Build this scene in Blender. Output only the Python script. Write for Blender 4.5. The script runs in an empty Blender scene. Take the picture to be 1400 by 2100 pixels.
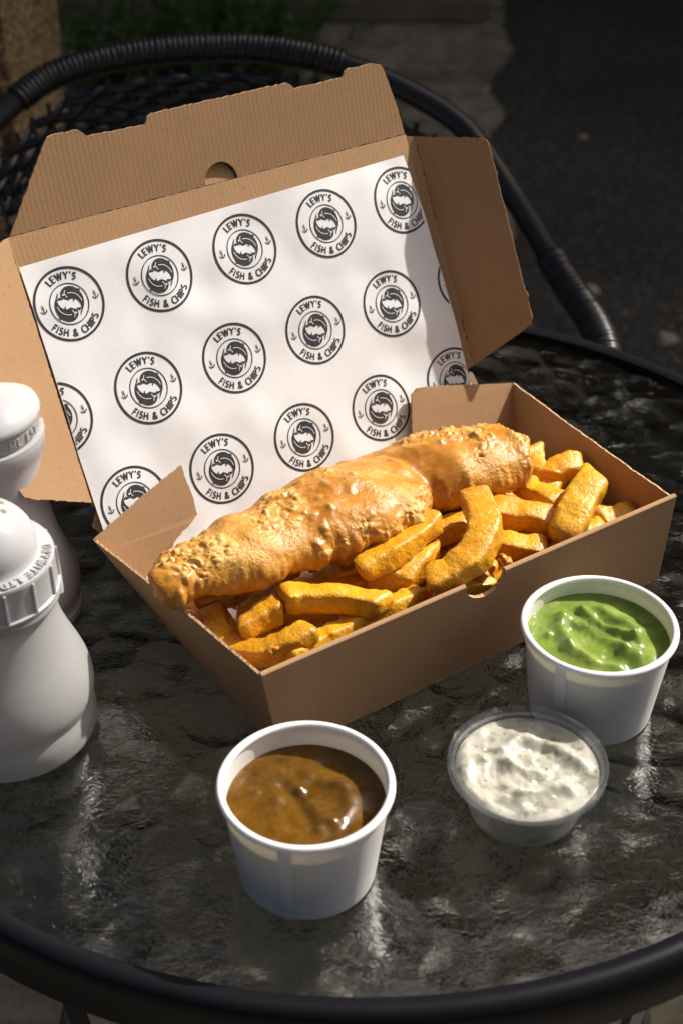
import bpy, bmesh, math, random
from math import sin, cos, pi, radians, sqrt, atan2
from mathutils import Vector, Matrix, noise
from mathutils.geometry import tessellate_polygon

# ------------------------------------------------------------------ camera
SC = bpy.context.scene
COL = SC.collection
TZ = 0.72                                   # height of the table top above the ground
cam_d = bpy.data.cameras.new('camera')
cam = bpy.data.objects.new('camera', cam_d)
COL.objects.link(cam)
cam.location = (0, 0, TZ + 0.6149)
cam.rotation_euler = (radians(90 - 35.4947), 0, 0)
cam_d.sensor_fit = 'VERTICAL'
cam_d.sensor_height = 36.0
cam_d.lens = 3037.3 / 2100 * 36
cam_d.clip_start = 0.02
cam_d.clip_end = 400
cam_d.dof.use_dof = True
cam_d.dof.focus_distance = 0.93
cam_d.dof.aperture_fstop = 8
SC.camera = cam

# ------------------------------------------------------------------ sky, sun, exposure
SUN_EL, SUN_AZ = radians(43), radians(34)   # azimuth measured from +x towards +y
to_sun = Vector((cos(SUN_EL) * cos(SUN_AZ), cos(SUN_EL) * sin(SUN_AZ), sin(SUN_EL)))
w = bpy.data.worlds.new('World')
SC.world = w
w.use_nodes = True
nt = w.node_tree
sky = nt.nodes.new('ShaderNodeTexSky')
sky.sky_type = 'NISHITA'
sky.sun_disc = False
sky.sun_elevation = SUN_EL
sky.sun_rotation = pi / 2 - SUN_AZ
sky.dust_density = 8.0
sky.air_density = 0.55
sky.ozone_density = 0.1
nt.links.new(sky.outputs[0], nt.nodes['Background'].inputs[0])
nt.nodes['Background'].inputs[1].default_value = 0.075
sl = bpy.data.lights.new('sun', 'SUN')
sl.energy = 5.0
sl.angle = radians(0.55)
sl.color = (1.0, 0.945, 0.87)
sun = bpy.data.objects.new('sun', sl)
COL.objects.link(sun)
sun.location = (3, 2, 9)
sun.rotation_euler = to_sun.to_track_quat('Z', 'Y').to_euler()

SC.view_settings.view_transform = 'Standard'
SC.view_settings.look = 'None'
SC.view_settings.gamma = 1
SC.view_settings.exposure = 0.48
SC.render.engine = 'CYCLES'
SC.cycles.use_denoising = True
SC.cycles.sample_clamp_indirect = 4
SC.cycles.sample_clamp_direct = 0
SC.cycles.max_bounces = 10
SC.cycles.transmission_bounces = 8
SC.cycles.transparent_max_bounces = 12
SC.cycles.caustics_reflective = False
SC.cycles.caustics_refractive = False

# ------------------------------------------------------------------ helpers
def V(p):
    return Vector((p[0], p[1], p[2] + TZ))

def tag(o, label=None, cat=None, group=None, kind=None):
    for k, v in (('label', label), ('category', cat), ('group', group), ('kind', kind)):
        if v:
            o[k] = v
    return o

def empty(name, loc, label=None, cat=None, group=None, kind=None):
    o = bpy.data.objects.new(name, None)
    COL.objects.link(o)
    o.location = loc
    o.empty_display_size = 0.02
    return tag(o, label, cat, group, kind)

def obj(name, me, mats=None, parent=None, smooth=False, world=True):
    """link a mesh (given in world coordinates) as one object, re-based on its parent"""
    if isinstance(me, bmesh.types.BMesh):
        m = bpy.data.meshes.new(name)
        me.to_mesh(m)
        me.free()
        me = m
    o = bpy.data.objects.new(name, me)
    COL.objects.link(o)
    if mats is not None:
        for m in (mats if isinstance(mats, (list, tuple)) else [mats]):
            me.materials.append(m)
    if parent is not None:
        o.parent = parent
        if world:
            off = parent.location.copy()
            q = parent.parent
            while q is not None:
                off += q.location
                q = q.parent
            me.transform(Matrix.Translation(-off))
    if smooth:
        me.polygons.foreach_set('use_smooth', [True] * len(me.polygons))
        me.set_sharp_from_angle(angle=radians(48))
    me.update()
    return o

def top(name, bm, mats, label, cat, group=None, smooth=True, base=None, kind=None):
    """single-mesh thing with its origin at its base"""
    o = obj(name, bm, mats, smooth=smooth)
    if base is None:
        vs = [v.co for v in o.data.vertices]
        n = len(vs)
        base = Vector((sum(v.x for v in vs) / n, sum(v.y for v in vs) / n, min(v.z for v in vs)))
    o.data.transform(Matrix.Translation(-Vector(base)))
    o.location = base
    return tag(o, label, cat, group, kind)

def mesh(verts, faces, name='m'):
    m = bpy.data.meshes.new(name)
    m.from_pydata([tuple(v) for v in verts], [], faces)
    m.update()
    return m

def lathe(profile, cx, cy, z0=0.0, seg=72, close=False):
    """profile: list of (r, z) ; returns bmesh"""
    bm = bmesh.new()
    rings = []
    for r, z in profile:
        if r < 1e-6:
            rings.append([bm.verts.new((cx, cy, z0 + z))])
        else:
            rings.append([bm.verts.new((cx + r * cos(2 * pi * k / seg), cy + r * sin(2 * pi * k / seg), z0 + z)) for k in range(seg)])
    pairs = list(zip(rings[:-1], rings[1:]))
    if close:
        pairs.append((rings[-1], rings[0]))
    for a, b in pairs:
        for k in range(seg):
            k2 = (k + 1) % seg
            if len(a) == 1 and len(b) == 1:
                continue
            if len(a) == 1:
                bm.faces.new((a[0], b[k], b[k2]))
            elif len(b) == 1:
                bm.faces.new((a[k], b[0], a[k2]))
            else:
                bm.faces.new((a[k], b[k], b[k2], a[k2]))
    bmesh.ops.recalc_face_normals(bm, faces=bm.faces)
    return bm

def catmull(pts, n):
    """n samples per segment through pts"""
    pts = [Vector(p) for p in pts]
    out = []
    P = [pts[0] * 2 - pts[1]] + pts + [pts[-1] * 2 - pts[-2]]
    for i in range(1, len(P) - 2):
        a, b, c, d = P[i - 1], P[i], P[i + 1], P[i + 2]
        for k in range(n):
            t = k / n
            out.append(0.5 * ((2 * b) + (c - a) * t + (2 * a - 5 * b + 4 * c - d) * t * t + (3 * b - a - 3 * c + d) * t ** 3))
    out.append(pts[-1])
    return out

def frames(path, up=Vector((0, 0, 1))):
    fr = []
    for i, p in enumerate(path):
        t = (path[min(i + 1, len(path) - 1)] - path[max(i - 1, 0)]).normalized()
        s = t.cross(up)
        if s.length < 1e-4:
            s = t.cross(Vector((1, 0, 0)))
        s.normalize()
        fr.append((p, t, s, s.cross(t).normalized()))
    return fr

def tube(bm, path, r, seg=12, r2=None, cap=True, up=Vector((0, 0, 1))):
    """sweep an ellipse (r sideways, r2 upwards; may be functions of index) along path"""
    rings = []
    n = len(path)
    for i, (p, t, s, u) in enumerate(frames(path, up)):
        a = r(i / (n - 1)) if callable(r) else r
        b = (r2(i / (n - 1)) if callable(r2) else r2) if r2 is not None else a
        rings.append([bm.verts.new(p + s * a * cos(2 * pi * k / seg) + u * b * sin(2 * pi * k / seg)) for k in range(seg)])
    for A, B_ in zip(rings[:-1], rings[1:]):
        for k in range(seg):
            bm.faces.new((A[k], A[(k + 1) % seg], B_[(k + 1) % seg], B_[k]))
    if cap:
        bm.faces.new(list(reversed(rings[0])))
        bm.faces.new(rings[-1])
    return bm

def tubeobj(name, path, r, mat, parent, seg=12, r2=None, up=Vector((0, 0, 1))):
    bm = tube(bmesh.new(), [Vector(p) for p in path], r, seg, r2, up=up)
    return obj(name, bm, mat, parent, smooth=True)

def box_bm(x0, x1, y0, y1, z0, z1, bev=0.0):
    bm = bmesh.new()
    bmesh.ops.create_cube(bm, size=1)
    for v in bm.verts:
        v.co = Vector((x0 if v.co.x < 0 else x1, y0 if v.co.y < 0 else y1, z0 if v.co.z < 0 else z1))
    if bev > 0:
        bmesh.ops.bevel(bm, geom=list(bm.edges), offset=bev, segments=2, affect='EDGES')
    return bm

def copy_thing(o, loc, rot=(0, 0, 0), scale=None, label=None):
    c = o.copy()
    COL.objects.link(c)
    c.location = loc
    c.rotation_euler = rot
    if scale:
        c.scale = scale
    if label:
        c['label'] = label
    return c

def fbm(p, o=4):
    return noise.fractal(p, 1.0, 2.0, o, noise_basis='PERLIN_ORIGINAL')

# ------------------------------------------------------------------ materials
class Mat:
    def __init__(self, name):
        self.m = bpy.data.materials.new(name)
        self.m.use_nodes = True
        self.t = self.m.node_tree
        self.b = self.t.nodes['Principled BSDF']
        self.out = self.t.nodes['Material Output']
        self._co = {}
    def n(self, typ, **kw):
        nd = self.t.nodes.new(typ)
        for k, v in kw.items():
            setattr(nd, k, v)
        return nd
    def l(self, a, b):
        self.t.links.new(a, b)
    def co(self, kind='Object', scale=None):
        key = (kind, scale)
        if key not in self._co:
            tc = self.n('ShaderNodeTexCoord')
            o = tc.outputs[kind]
            if scale is not None:
                mp = self.n('ShaderNodeMapping')
                mp.inputs['Scale'].default_value = scale
                self.l(o, mp.inputs[0])
                o = mp.outputs[0]
            self._co[key] = o
        return self._co[key]
    def noise(self, scale, detail=4, rough=0.55, co=None, dist=0.0):
        nd = self.n('ShaderNodeTexNoise')
        nd.inputs['Scale'].default_value = scale
        nd.inputs['Detail'].default_value = detail
        nd.inputs['Roughness'].default_value = rough
        nd.inputs['Distortion'].default_value = dist
        self.l(co or self.co(), nd.inputs['Vector'])
        return nd.outputs['Fac']
    def vor(self, scale, feature='F1', co=None, smooth=None, out='Distance'):
        nd = self.n('ShaderNodeTexVoronoi', feature=feature)
        nd.inputs['Scale'].default_value = scale
        if smooth is not None and feature == 'SMOOTH_F1':
            nd.inputs['Smoothness'].default_value = smooth
        self.l(co or self.co(), nd.inputs['Vector'])
        return nd.outputs[out]
    def ramp(self, fac, stops):
        nd = self.n('ShaderNodeValToRGB')
        e = nd.color_ramp.elements
        while len(e) > 1:
            e.remove(e[-1])
        e[0].position = stops[0][0]
        c = stops[0][1]
        e[0].color = (*c, 1) if len(c) == 3 else c
        for p, c in stops[1:]:
            x = e.new(p)
            x.color = (*c, 1) if len(c) == 3 else c
        self.l(fac, nd.inputs[0])
        return nd.outputs[0]
    def mix(self, a, b, fac, blend='MIX'):
        nd = self.n('ShaderNodeMix', data_type='RGBA', blend_type=blend)
        for sock, val in ((nd.inputs[0], fac), (nd.inputs[6], a), (nd.inputs[7], b)):
            if hasattr(val, 'is_output'):
                self.l(val, sock)
            elif isinstance(val, (int, float)):
                sock.default_value = val
            else:
                sock.default_value = (*val, 1)
        return nd.outputs[2]
    def math(self, op, a, b=None, clamp=False):
        nd = self.n('ShaderNodeMath', operation=op, use_clamp=clamp)
        for i, v in enumerate((a, b)):
            if v is None:
                continue
            if hasattr(v, 'is_output'):
                self.l(v, nd.inputs[i])
            else:
                nd.inputs[i].default_value = v
        return nd.outputs[0]
    def bump(self, h, strength=0.3, dist=0.001, prev=None):
        nd = self.n('ShaderNodeBump')
        nd.inputs['Strength'].default_value = strength
        nd.inputs['Distance'].default_value = dist
        self.l(h, nd.inputs['Height'])
        if prev is not None:
            self.l(prev, nd.inputs['Normal'])
        return nd.outputs[0]
    def set(self, **kw):
        names = dict(color='Base Color', rough='Roughness', metal='Metallic', spec='Specular IOR Level', normal='Normal',
                     trans='Transmission Weight', ior='IOR', sss='Subsurface Weight', sssr='Subsurface Radius', ssss='Subsurface Scale',
                     coat='Coat Weight', coatr='Coat Roughness', alpha='Alpha', sheen='Sheen Weight')
        for k, v in kw.items():
            s = self.b.inputs[names[k]]
            if hasattr(v, 'is_output'):
                self.l(v, s)
            elif isinstance(v, (int, float)):
                s.default_value = v
            elif len(v) == 3 and k != 'sssr':
                s.default_value = (*v, 1)
            else:
                s.default_value = v
        return self
    def translucent(self, color, fac):
        """thin or waxy material that lets light through from behind"""
        tr = self.n('ShaderNodeBsdfTranslucent')
        if hasattr(color, 'is_output'):
            self.l(color, tr.inputs[0])
        else:
            tr.inputs[0].default_value = (*color, 1)
        mx = self.n('ShaderNodeMixShader')
        mx.inputs[0].default_value = fac
        self.l(self.b.outputs[0], mx.inputs[1])
        self.l(tr.outputs[0], mx.inputs[2])
        self.l(mx.outputs[0], self.out.inputs[0])
        return self

def kraft(name, base, flute=None):
    m = Mat(name)
    fine = m.noise(900, 3, 0.6)
    fib = m.noise(260, 4, 0.7)
    blot = m.noise(28, 3, 0.5)
    c1 = tuple(x * 0.86 for x in base)
    c2 = tuple(min(1, x * 1.13) for x in base)
    col = m.ramp(fine, [(0.3, c1), (0.7, c2)])
    col = m.mix(col, m.ramp(fib, [(0.35, tuple(x * 0.8 for x in base)), (0.65, tuple(x * 1.1 for x in base))]), 0.35)
    col = m.mix(col, m.ramp(blot, [(0.35, tuple(x * 0.82 for x in base)), (0.65, base)]), 0.3)
    speck = m.ramp(m.noise(330, 1, 0.4), [(0.24, (0.3, 0.3, 0.3)), (0.3, (1, 1, 1))])
    col = m.mix(col, speck, 0.25, 'MULTIPLY')
    nrm = m.bump(fine, 0.25, 0.0004)
    if flute is not None:
        # faint washboard of the corrugated layer showing through
        dt = m.n('ShaderNodeVectorMath', operation='DOT_PRODUCT')
        m.l(m.co(), dt.inputs[0])
        dt.inputs[1].default_value = flute
        s = m.math('SINE', m.math('MULTIPLY', m.math('ADD', dt.outputs['Value'], m.math('MULTIPLY', m.noise(60, 2), 0.0012)), 2 * pi / 0.0034))
        nrm = m.bump(s, 0.055, 0.00055, nrm)
    m.set(color=col, rough=0.78, spec=0.22, normal=nrm)
    return m.m

def edge_mat():
    m = Mat('cut_cardboard_edge')
    f = m.noise(700, 2, 0.6)
    m.set(color=m.ramp(f, [(0.35, (0.22, 0.12, 0.05)), (0.6, (0.62, 0.43, 0.24))]), rough=0.9, spec=0.1, normal=m.bump(f, 0.7, 0.0008))
    return m.m

def m_plain(name, col, rough=0.5, spec=0.5, bumpscale=None, bs=0.2, bd=0.0005, var=0.1, vs=30, **kw):
    m = Mat(name)
    f = m.noise(vs, 4, 0.6)
    c = m.ramp(f, [(0.3, tuple(x * (1 - var) for x in col)), (0.7, tuple(min(1, x * (1 + var)) for x in col))])
    m.set(color=c, rough=rough, spec=spec, **kw)
    if bumpscale:
        m.set(normal=m.bump(m.noise(bumpscale, 4, 0.6), bs, bd))
    return m.m

# ------------------------------------------------------------------ the ground
def asphalt():
    m = Mat('asphalt')
    g = m.vor(190, 'F1', out='Color')
    d = m.vor(190)
    sp = m.n('ShaderNodeSeparateColor')
    m.l(g, sp.inputs[0])
    stone = m.ramp(sp.outputs[0], [(0.0, (0.03, 0.03, 0.026)), (0.6, (0.075, 0.075, 0.066)), (0.93, (0.12, 0.115, 0.1)), (0.985, (0.33, 0.3, 0.25))])
    col = m.mix(stone, (0.022, 0.022, 0.019), m.ramp(d, [(0.35, (0, 0, 0)), (0.75, (1, 1, 1))]))
    big = m.noise(1.7, 4, 0.6)
    col = m.mix(col, m.ramp(big, [(0.35, (0.6, 0.6, 0.58)), (0.65, (1.15, 1.12, 1.05))]), 0.8, 'MULTIPLY')
    m.set(color=col, rough=0.8, spec=0.3, normal=m.bump(d, -0.8, 0.004))
    return m.m

def concrete():
    m = Mat('old_concrete')
    a = m.noise(3.2, 6, 0.62)
    b = m.noise(14, 5, 0.65)
    col = m.ramp(a, [(0.3, (0.15, 0.132, 0.1)), (0.5, (0.28, 0.25, 0.195)), (0.7, (0.39, 0.35, 0.28))])
    col = m.mix(col, m.ramp(b, [(0.35, (0.35, 0.38, 0.27)), (0.6, (1.1, 1.08, 1.0))]), 0.75, 'MULTIPLY')
    pit = m.ramp(m.vor(60), [(0.06, (0.45, 0.42, 0.36)), (0.2, (1, 1, 1))])
    col = m.mix(col, pit, 0.7, 'MULTIPLY')
    m.set(color=col, rough=0.9, spec=0.2, normal=m.bump(m.noise(70, 6, 0.7), 0.7, 0.006))
    return m.m

M_asph, M_conc = asphalt(), concrete()
bm = bmesh.new()
bmesh.ops.create_grid(bm, x_segments=2, y_segments=2, size=120)
tag(obj('ground', bm, M_asph), kind='structure')

# old concrete apron, broken edge against the asphalt
random.seed(4)
edge = []
yy = -2.5
while yy < 5.6:
    base = 0.36 + (max(0, yy - 3.4)) * 0.11
    if yy < 1.6:
        base = 0.62
    edge.append((base + 0.05 * fbm(Vector((yy * 3.1, 2.7, 0)), 6) + random.uniform(-0.006, 0.006), yy))
    yy += random.uniform(0.012, 0.03)
vs = [(-4.5, -2.5, 0.004)] + [(x, y, 0.004) for x, y in edge] + [(-4.5, 5.6, 0.004)]
tag(obj('concrete_apron', mesh(vs, [list(range(len(vs)))]), M_conc), kind='structure')

# ------------------------------------------------------------------ unseen house sized to shade the yard; step, pillar, weeds
def pebble():
    m = Mat('pebbledash')
    col = m.vor(120, out='Color')
    d = m.vor(120)
    sp = m.n('ShaderNodeSeparateColor')
    m.l(col, sp.inputs[0])
    c = m.ramp(sp.outputs[1], [(0.0, (0.16, 0.09, 0.04)), (0.35, (0.34, 0.23, 0.11)), (0.65, (0.46, 0.34, 0.18)), (0.92, (0.62, 0.50, 0.32))])
    c = m.mix(c, (0.12, 0.085, 0.05), m.ramp(d, [(0.4, (0, 0, 0)), (0.7, (1, 1, 1))]))
    c = m.mix(c, m.ramp(m.noise(5, 4), [(0.35, (0.55, 0.5, 0.42)), (0.65, (1.1, 1.05, 1))]), 0.7, 'MULTIPLY')
    m.set(color=c, rough=0.85, spec=0.25, normal=m.bump(d, -1.0, 0.01))
    return m.m
M_peb = pebble()
M_roof = m_plain('roof_slate', (0.09, 0.085, 0.085), 0.7, 0.3, 30, 0.4, 0.01, 0.3, 6)
M_wpaint = m_plain('white_window_paint', (0.72, 0.72, 0.69), 0.4, 0.4)
M_pane = m_plain('dark_window_pane', (0.02, 0.024, 0.028), 0.04, 0.6)
M_door = m_plain('green_door_paint', (0.03, 0.07, 0.05), 0.35, 0.5)

house = empty('house', (1.0, 8.0, 0), 'unseen two storey pebbledash house with slate roof, sized to shade the yard', 'house')
HY = 5.0
EAVE = TZ + (4.7 - 1.25) * math.tan(SUN_EL) / sin(SUN_AZ)  # eave height follows the sun so the unseen house shades the yard
obj('wall', box_bm(-6, 10, HY, HY + 6, 0, EAVE - 0.12), M_peb, house)
bm = bmesh.new()
pts = [(4.7, EAVE - 0.1), (4.7, EAVE), (HY + 3, EAVE + 2.0), (HY + 6.3, EAVE), (HY + 6.3, EAVE - 0.1)]
A = [bm.verts.new((-6.3, y, z)) for y, z in pts]
B_ = [bm.verts.new((10.3, y, z)) for y, z in pts]
bm.faces.new(A[::-1]); bm.faces.new(B_)
for i in range(5):
    bm.faces.new((A[i], A[(i + 1) % 5], B_[(i + 1) % 5], B_[i]))
obj('roof', bm, M_roof, house)
for wx in (-4.2, -1.4, 2.6, 5.4, 8.2):
    for wz in (1.0, 4.2):
        if wx == -1.4 and wz < 2:
            continue
        fr = obj('window', box_bm(wx - .7, wx + .7, HY - .03, HY + .04, wz, wz + 1.3, .01), M_wpaint, house)
        obj('pane', box_bm(wx - .62, wx - .03, HY - .04, HY - .028, wz + .08, wz + 1.22), M_pane, fr)
        obj('pane', box_bm(wx + .03, wx + .62, HY - .04, HY - .028, wz + .08, wz + 1.22), M_pane, fr)
obj('door', box_bm(-1.9, -1.0, HY - .03, HY + .02, 0.12, 2.15, .01), M_door, house)

bm = box_bm(-2.3, 0.42, 4.28, 4.99, 0.0, 0.085, 0.012)
top('doorstep', bm, m_plain('step_concrete', (0.22, 0.17, 0.125), 0.85, 0.2, 60, 0.5, 0.004, 0.25, 7), 'low brown concrete doorstep behind the weeds', 'step', smooth=False)

bm = box_bm(-1.15, -0.462, 2.0, 2.45, 0.0, 1.25, 0.02)
bmesh.ops.subdivide_edges(bm, edges=list(bm.edges), cuts=6, use_grid_fill=True)
for v in bm.verts:
    v.co += Vector((fbm(v.co * 9), fbm(v.co * 9 + Vector((7, 0, 0))), 0)) * 0.006
top('pebbledash_pillar', bm, M_peb, 'brown pebbledash pillar standing behind the black wicker chair', 'pillar', smooth=False)

# feathery weeds
M_leaf = Mat('weed_leaf')
lf = M_leaf.noise(25, 3)
lc = M_leaf.ramp(lf, [(0.3, (0.035, 0.09, 0.018)), (0.7, (0.10, 0.19, 0.04))])
M_leaf.set(color=lc, rough=0.5, spec=0.3).translucent((0.06, 0.14, 0.02), 0.25)
M_stem = m_plain('weed_stem', (0.05, 0.07, 0.02), 0.6, 0.3)
random.seed(11)
weed = empty('weed_plant', (-0.37, 3.75, 0.004), 'dark green feathery weed growing from the concrete behind the chair', 'plant')
bmL = bmesh.new()
for i in range(170):
    ang = random.uniform(0, 2 * pi)
    r0 = random.uniform(0, 0.22)
    bx, by = -0.37 + 1.25 * r0 * cos(ang), 3.72 + 0.7 * r0 * sin(ang)
    lean = random.uniform(0.15, 0.75)
    ln = random.uniform(0.16, 0.34) + 0.26 * random.random() ** 3
    d = Vector((cos(ang) * lean, sin(ang) * lean * 0.6, 1)).normalized()
    pth = [Vector((bx, by, 0.0)) + d * (ln * k / 8) + Vector((cos(ang), sin(ang), -0.3)) * (0.10 * lean * (k / 8) ** 2) for k in range(9)]
    if i % 6 == 0:
        tubeobj('stem', pth, lambda t: 0.0028 * (1 - 0.7 * t), M_stem, weed, 5)
    for k in range(1, 9):
        for j in range(7):
            p = pth[k - 1].lerp(pth[k], random.random())
            a2 = random.uniform(0, 2 * pi)
            q = (d * random.uniform(0.4, 1.1) + Vector((cos(a2), sin(a2), random.uniform(-0.2, 0.3)))).normalized()
            L = random.uniform(0.025, 0.06) * (1.15 - 0.07 * k)
            s = q.cross(Vector((random.uniform(-1, 1), random.uniform(-1, 1), 1))).normalized() * L * 0.11
            a = bmL.verts.new(p); b = bmL.verts.new(p + q * L * .5 + s); c = bmL.verts.new(p + q * L); e = bmL.verts.new(p + q * L * .5 - s)
            bmL.faces.new((a, b, c, e))
tag(obj('foliage', bmL, M_leaf.m, weed), kind='stuff')
st = bmesh.new()
tube(st, [Vector((-0.40, 4.33, 0.085 + 0.14 * k)) for k in range(8)], 0.034, 14)
top('drain_pipe', st, m_plain('dark_red_pipe', (0.055, 0.02, 0.016), 0.5, 0.4), 'dark red pipe rising from the doorstep behind the weeds', 'pipe')

# a few pale stones and leaves lying on the asphalt
M_peb1 = m_plain('pale_stone', (0.34, 0.28, 0.2), 0.8, 0.3, 200, 0.4, 0.002)
for i, (x, y, s) in enumerate(((0.49, 2.62, .016), (0.60, 2.42, .02), (0.37, 3.75, .014), (0.58, 3.42, .012), (0.64, 1.83, .014), (0.42, 2.15, .012), (0.78, 2.95, .013))):
    b = bmesh.new()
    bmesh.ops.create_icosphere(b, subdivisions=2, radius=s)
    for v in b.verts:
        v.co *= 1 + 0.5 * noise.noise(v.co * 60 + Vector((i * 9, 0, 0)))
        v.co.z = max(v.co.z * 0.45, -s * .2)
        v.co += Vector((x, y, s * .2))
    top('pebble', b, M_peb1, 'pale pebble lying on the dark asphalt', 'pebble', 'pebbles scattered on the asphalt')

# ------------------------------------------------------------------ chair
M_blk = m_plain('black_powder_coat', (0.012, 0.012, 0.014), 0.38, 0.45, 900, 0.1, 0.0003)
M_rattan = Mat('black_plastic_rattan')
M_rattan.set(color=(0.011, 0.011, 0.0125), rough=M_rattan.ramp(M_rattan.noise(60, 3), [(0.3, (0.26,) * 3), (0.7, (0.42,) * 3)]), spec=0.5,
             normal=M_rattan.bump(M_rattan.noise(1, 2, 0.5, co=M_rattan.co('Object', (300, 300, 300))), 0.15, 0.0006))
M_rattan = M_rattan.m
CX, CY = -0.125, 1.30
chair = empty('wicker_chair', (CX, CY, 0), 'black woven wicker armchair with round tube frame behind the table', 'chair')
rail_pts = [(-0.489, 1.145, -0.115), (-0.493, 1.208, -0.06), (-0.464, 1.308, -0.035), (-0.424, 1.42, 0.0), (-0.378, 1.488, 0.035), (-0.3304, 1.536, 0.068), (-0.285, 1.5551, 0.085),
            (-0.208, 1.5709, 0.097), (-0.1147, 1.5777, 0.1), (-0.0414, 1.563, 0.097), (0.0206, 1.5475, 0.085), (0.072, 1.5287, 0.068), (0.1277, 1.4963, 0.042),
            (0.1744, 1.4199, 0.0), (0.2137, 1.3079, -0.035), (0.2435, 1.2076, -0.06), (0.239, 1.145, -0.115)]
rail = catmull([V(p) for p in rail_pts], 10)
front_l = [V((-0.478, 1.128, -0.25)), Vector((-0.44, 1.12, 0.28)), Vector((-0.43, 1.12, 0.006))]
front_r = [V((0.228, 1.128, -0.25)), Vector((0.19, 1.12, 0.28)), Vector((0.18, 1.12, 0.006))]
tubeobj('frame_tube', catmull(front_l[::-1] + rail[::5] + front_r, 4), 0.0125, M_blk, chair, 16)
# wrapped sections of the rail: single bands of plastic cane
ring = bmesh.new()
for i in range(20):
    for j in range(6):
        a, b = 2 * pi * i / 20, 2 * pi * j / 6
        rr = 0.0147 + 0.0008 * cos(b)
        ring.verts.new((0.0031 * sin(b), rr * cos(a), rr * sin(a)))
ring.verts.ensure_lookup_table()
for i in range(20):
    for j in range(6):
        ring.faces.new([ring.verts[(i % 20) * 6 + j], ring.verts[((i + 1) % 20) * 6 + j], ring.verts[((i + 1) % 20) * 6 + (j + 1) % 6], ring.verts[(i % 20) * 6 + (j + 1) % 6]])
ring_me = bpy.data.meshes.new('wrap_band')
ring.to_mesh(ring_me)
ring.free()
ring_me.materials.append(M_rattan)
ring_me.polygons.foreach_set('use_smooth', [True] * len(ring_me.polygons))
def wrap(i0, i1, step=0.0058):
    seg = rail[i0:i1]
    acc = 0.0
    for a, b in zip(seg[:-1], seg[1:]):
        L = (b - a).length
        while acc < L:
            p = a.lerp(b, acc / L)
            o = bpy.data.objects.new('wrap_band', ring_me)
            COL.objects.link(o)
            o.parent = chair
            o.location = p - chair.location
            o.rotation_euler = ((b - a).to_track_quat('X', 'Z') @ Matrix.Rotation(random.uniform(-.05, .05), 3, 'Z').to_quaternion()).to_euler()
            o.scale = (1, random.uniform(.98, 1.03), random.uniform(.98, 1.03))
            acc += step * random.uniform(.95, 1.05)
        acc -= L
wrap(48, 98)
wrap(8, 31, 0.0034)
wrap(138, 158, 0.0034)
# woven back: horizontal strands over and under the upright spokes
inner = []
for p in rail[38:122]:
    c = Vector((CX, CY + 0.02, p.z))
    inner.append(p + (c - p).normalized() * 0.012 + Vector((0, 0, -0.012)))
NS = 24
acc = [0.0]
for a, b in zip(inner[:-1], inner[1:]):
    acc.append(acc[-1] + (b - a).length)
TOT = acc[-1]
def at_s(s):
    d = s * TOT
    for k in range(len(acc) - 1):
        if acc[k + 1] >= d:
            return inner[k].lerp(inner[k + 1], (d - acc[k]) / max(1e-9, acc[k + 1] - acc[k]))
    return inner[-1]
samples = [(k / (NS * 4), at_s(k / (NS * 4))) for k in range(NS * 4 + 1)]
cen = Vector((CX, CY + 0.02, 0))
def back_pt(p, drop):
    top_z = p.z - drop
    f = min(1, max(0, drop / 0.35))
    q = Vector((p.x, p.y, top_z))
    inw = (Vector((cen.x, cen.y, top_z)) - q).normalized()
    return q + inw * (0.012 + 0.05 * f + 0.012 * sin(f * pi))
for j in range(34):
    pth = []
    for k, (s, p) in enumerate(samples):
        drop = 0.012 + 0.0092 * j + 0.0015 * sin(k * .9 + j * 2.1)
        low = TZ - 0.262
        zt = p.z - drop
        if zt < low:
            drop = p.z - low
        q = back_pt(p, drop)
        inw = Vector((cen.x - q.x, cen.y - q.y, 0)).normalized()
        pth.append(q + inw * (0.0036 * cos(pi * s * NS + (pi if j % 2 else 0))))
    tubeobj('weave_strand', pth, 0.0026, M_rattan, chair, 8, 0.0056)
for k in range(NS + 1):
    p = at_s(k / NS)
    zs = [0.0 + 0.33 * i / 9 for i in range(10)]
    pth = [back_pt(p, min(d, p.z - (TZ - 0.268))) for d in zs]
    cl = [pth[0]]
    for q in pth[1:]:
        if (q - cl[-1]).length > 0.004:
            cl.append(q)
    if len(cl) > 2:
        tubeobj('weave_spoke', cl, 0.0028, M_rattan, chair, 6, up=Vector((0, 1, 0.01)))
# seat: ring, woven pad, legs
SZ = 0.445
obj('seat_ring', lathe([(0.235, -0.013), (0.248, 0), (0.235, 0.013), (0.222, 0)], CX, CY, SZ, 48, True), M_blk, chair, True)
for j in range(26):
    y = CY - 0.222 + 0.444 * (j + .5) / 26
    hx = sqrt(max(0.0004, 0.228 ** 2 - (y - CY) ** 2))
    n = 40
    tubeobj('seat_strand', [Vector((CX - hx + 2 * hx * k / n, y, SZ + 0.004 * cos((CX - hx + 2 * hx * k / n) / 0.017 * pi + (pi if j % 2 else 0)))) for k in range(n + 1)], 0.0088, M_rattan, chair, 6, 0.003)
for sx in (-1, 1):
    tubeobj('back_leg', [Vector((CX + sx * 0.17, CY + 0.17, SZ)), Vector((CX + sx * 0.19, CY + 0.24, 0.2)), Vector((CX + sx * 0.21, CY + 0.30, 0.006))], 0.0125, M_blk, chair, 12, up=Vector((0, 1, .01)))
    tubeobj('arm_brace', [Vector((CX + sx * 0.235, CY - 0.03, SZ)), Vector((CX + sx * 0.30, CY - 0.12, SZ + .03)), Vector((CX + sx * 0.347, CY - 0.175, SZ + .02))], 0.010, M_blk, chair, 10)

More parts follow.
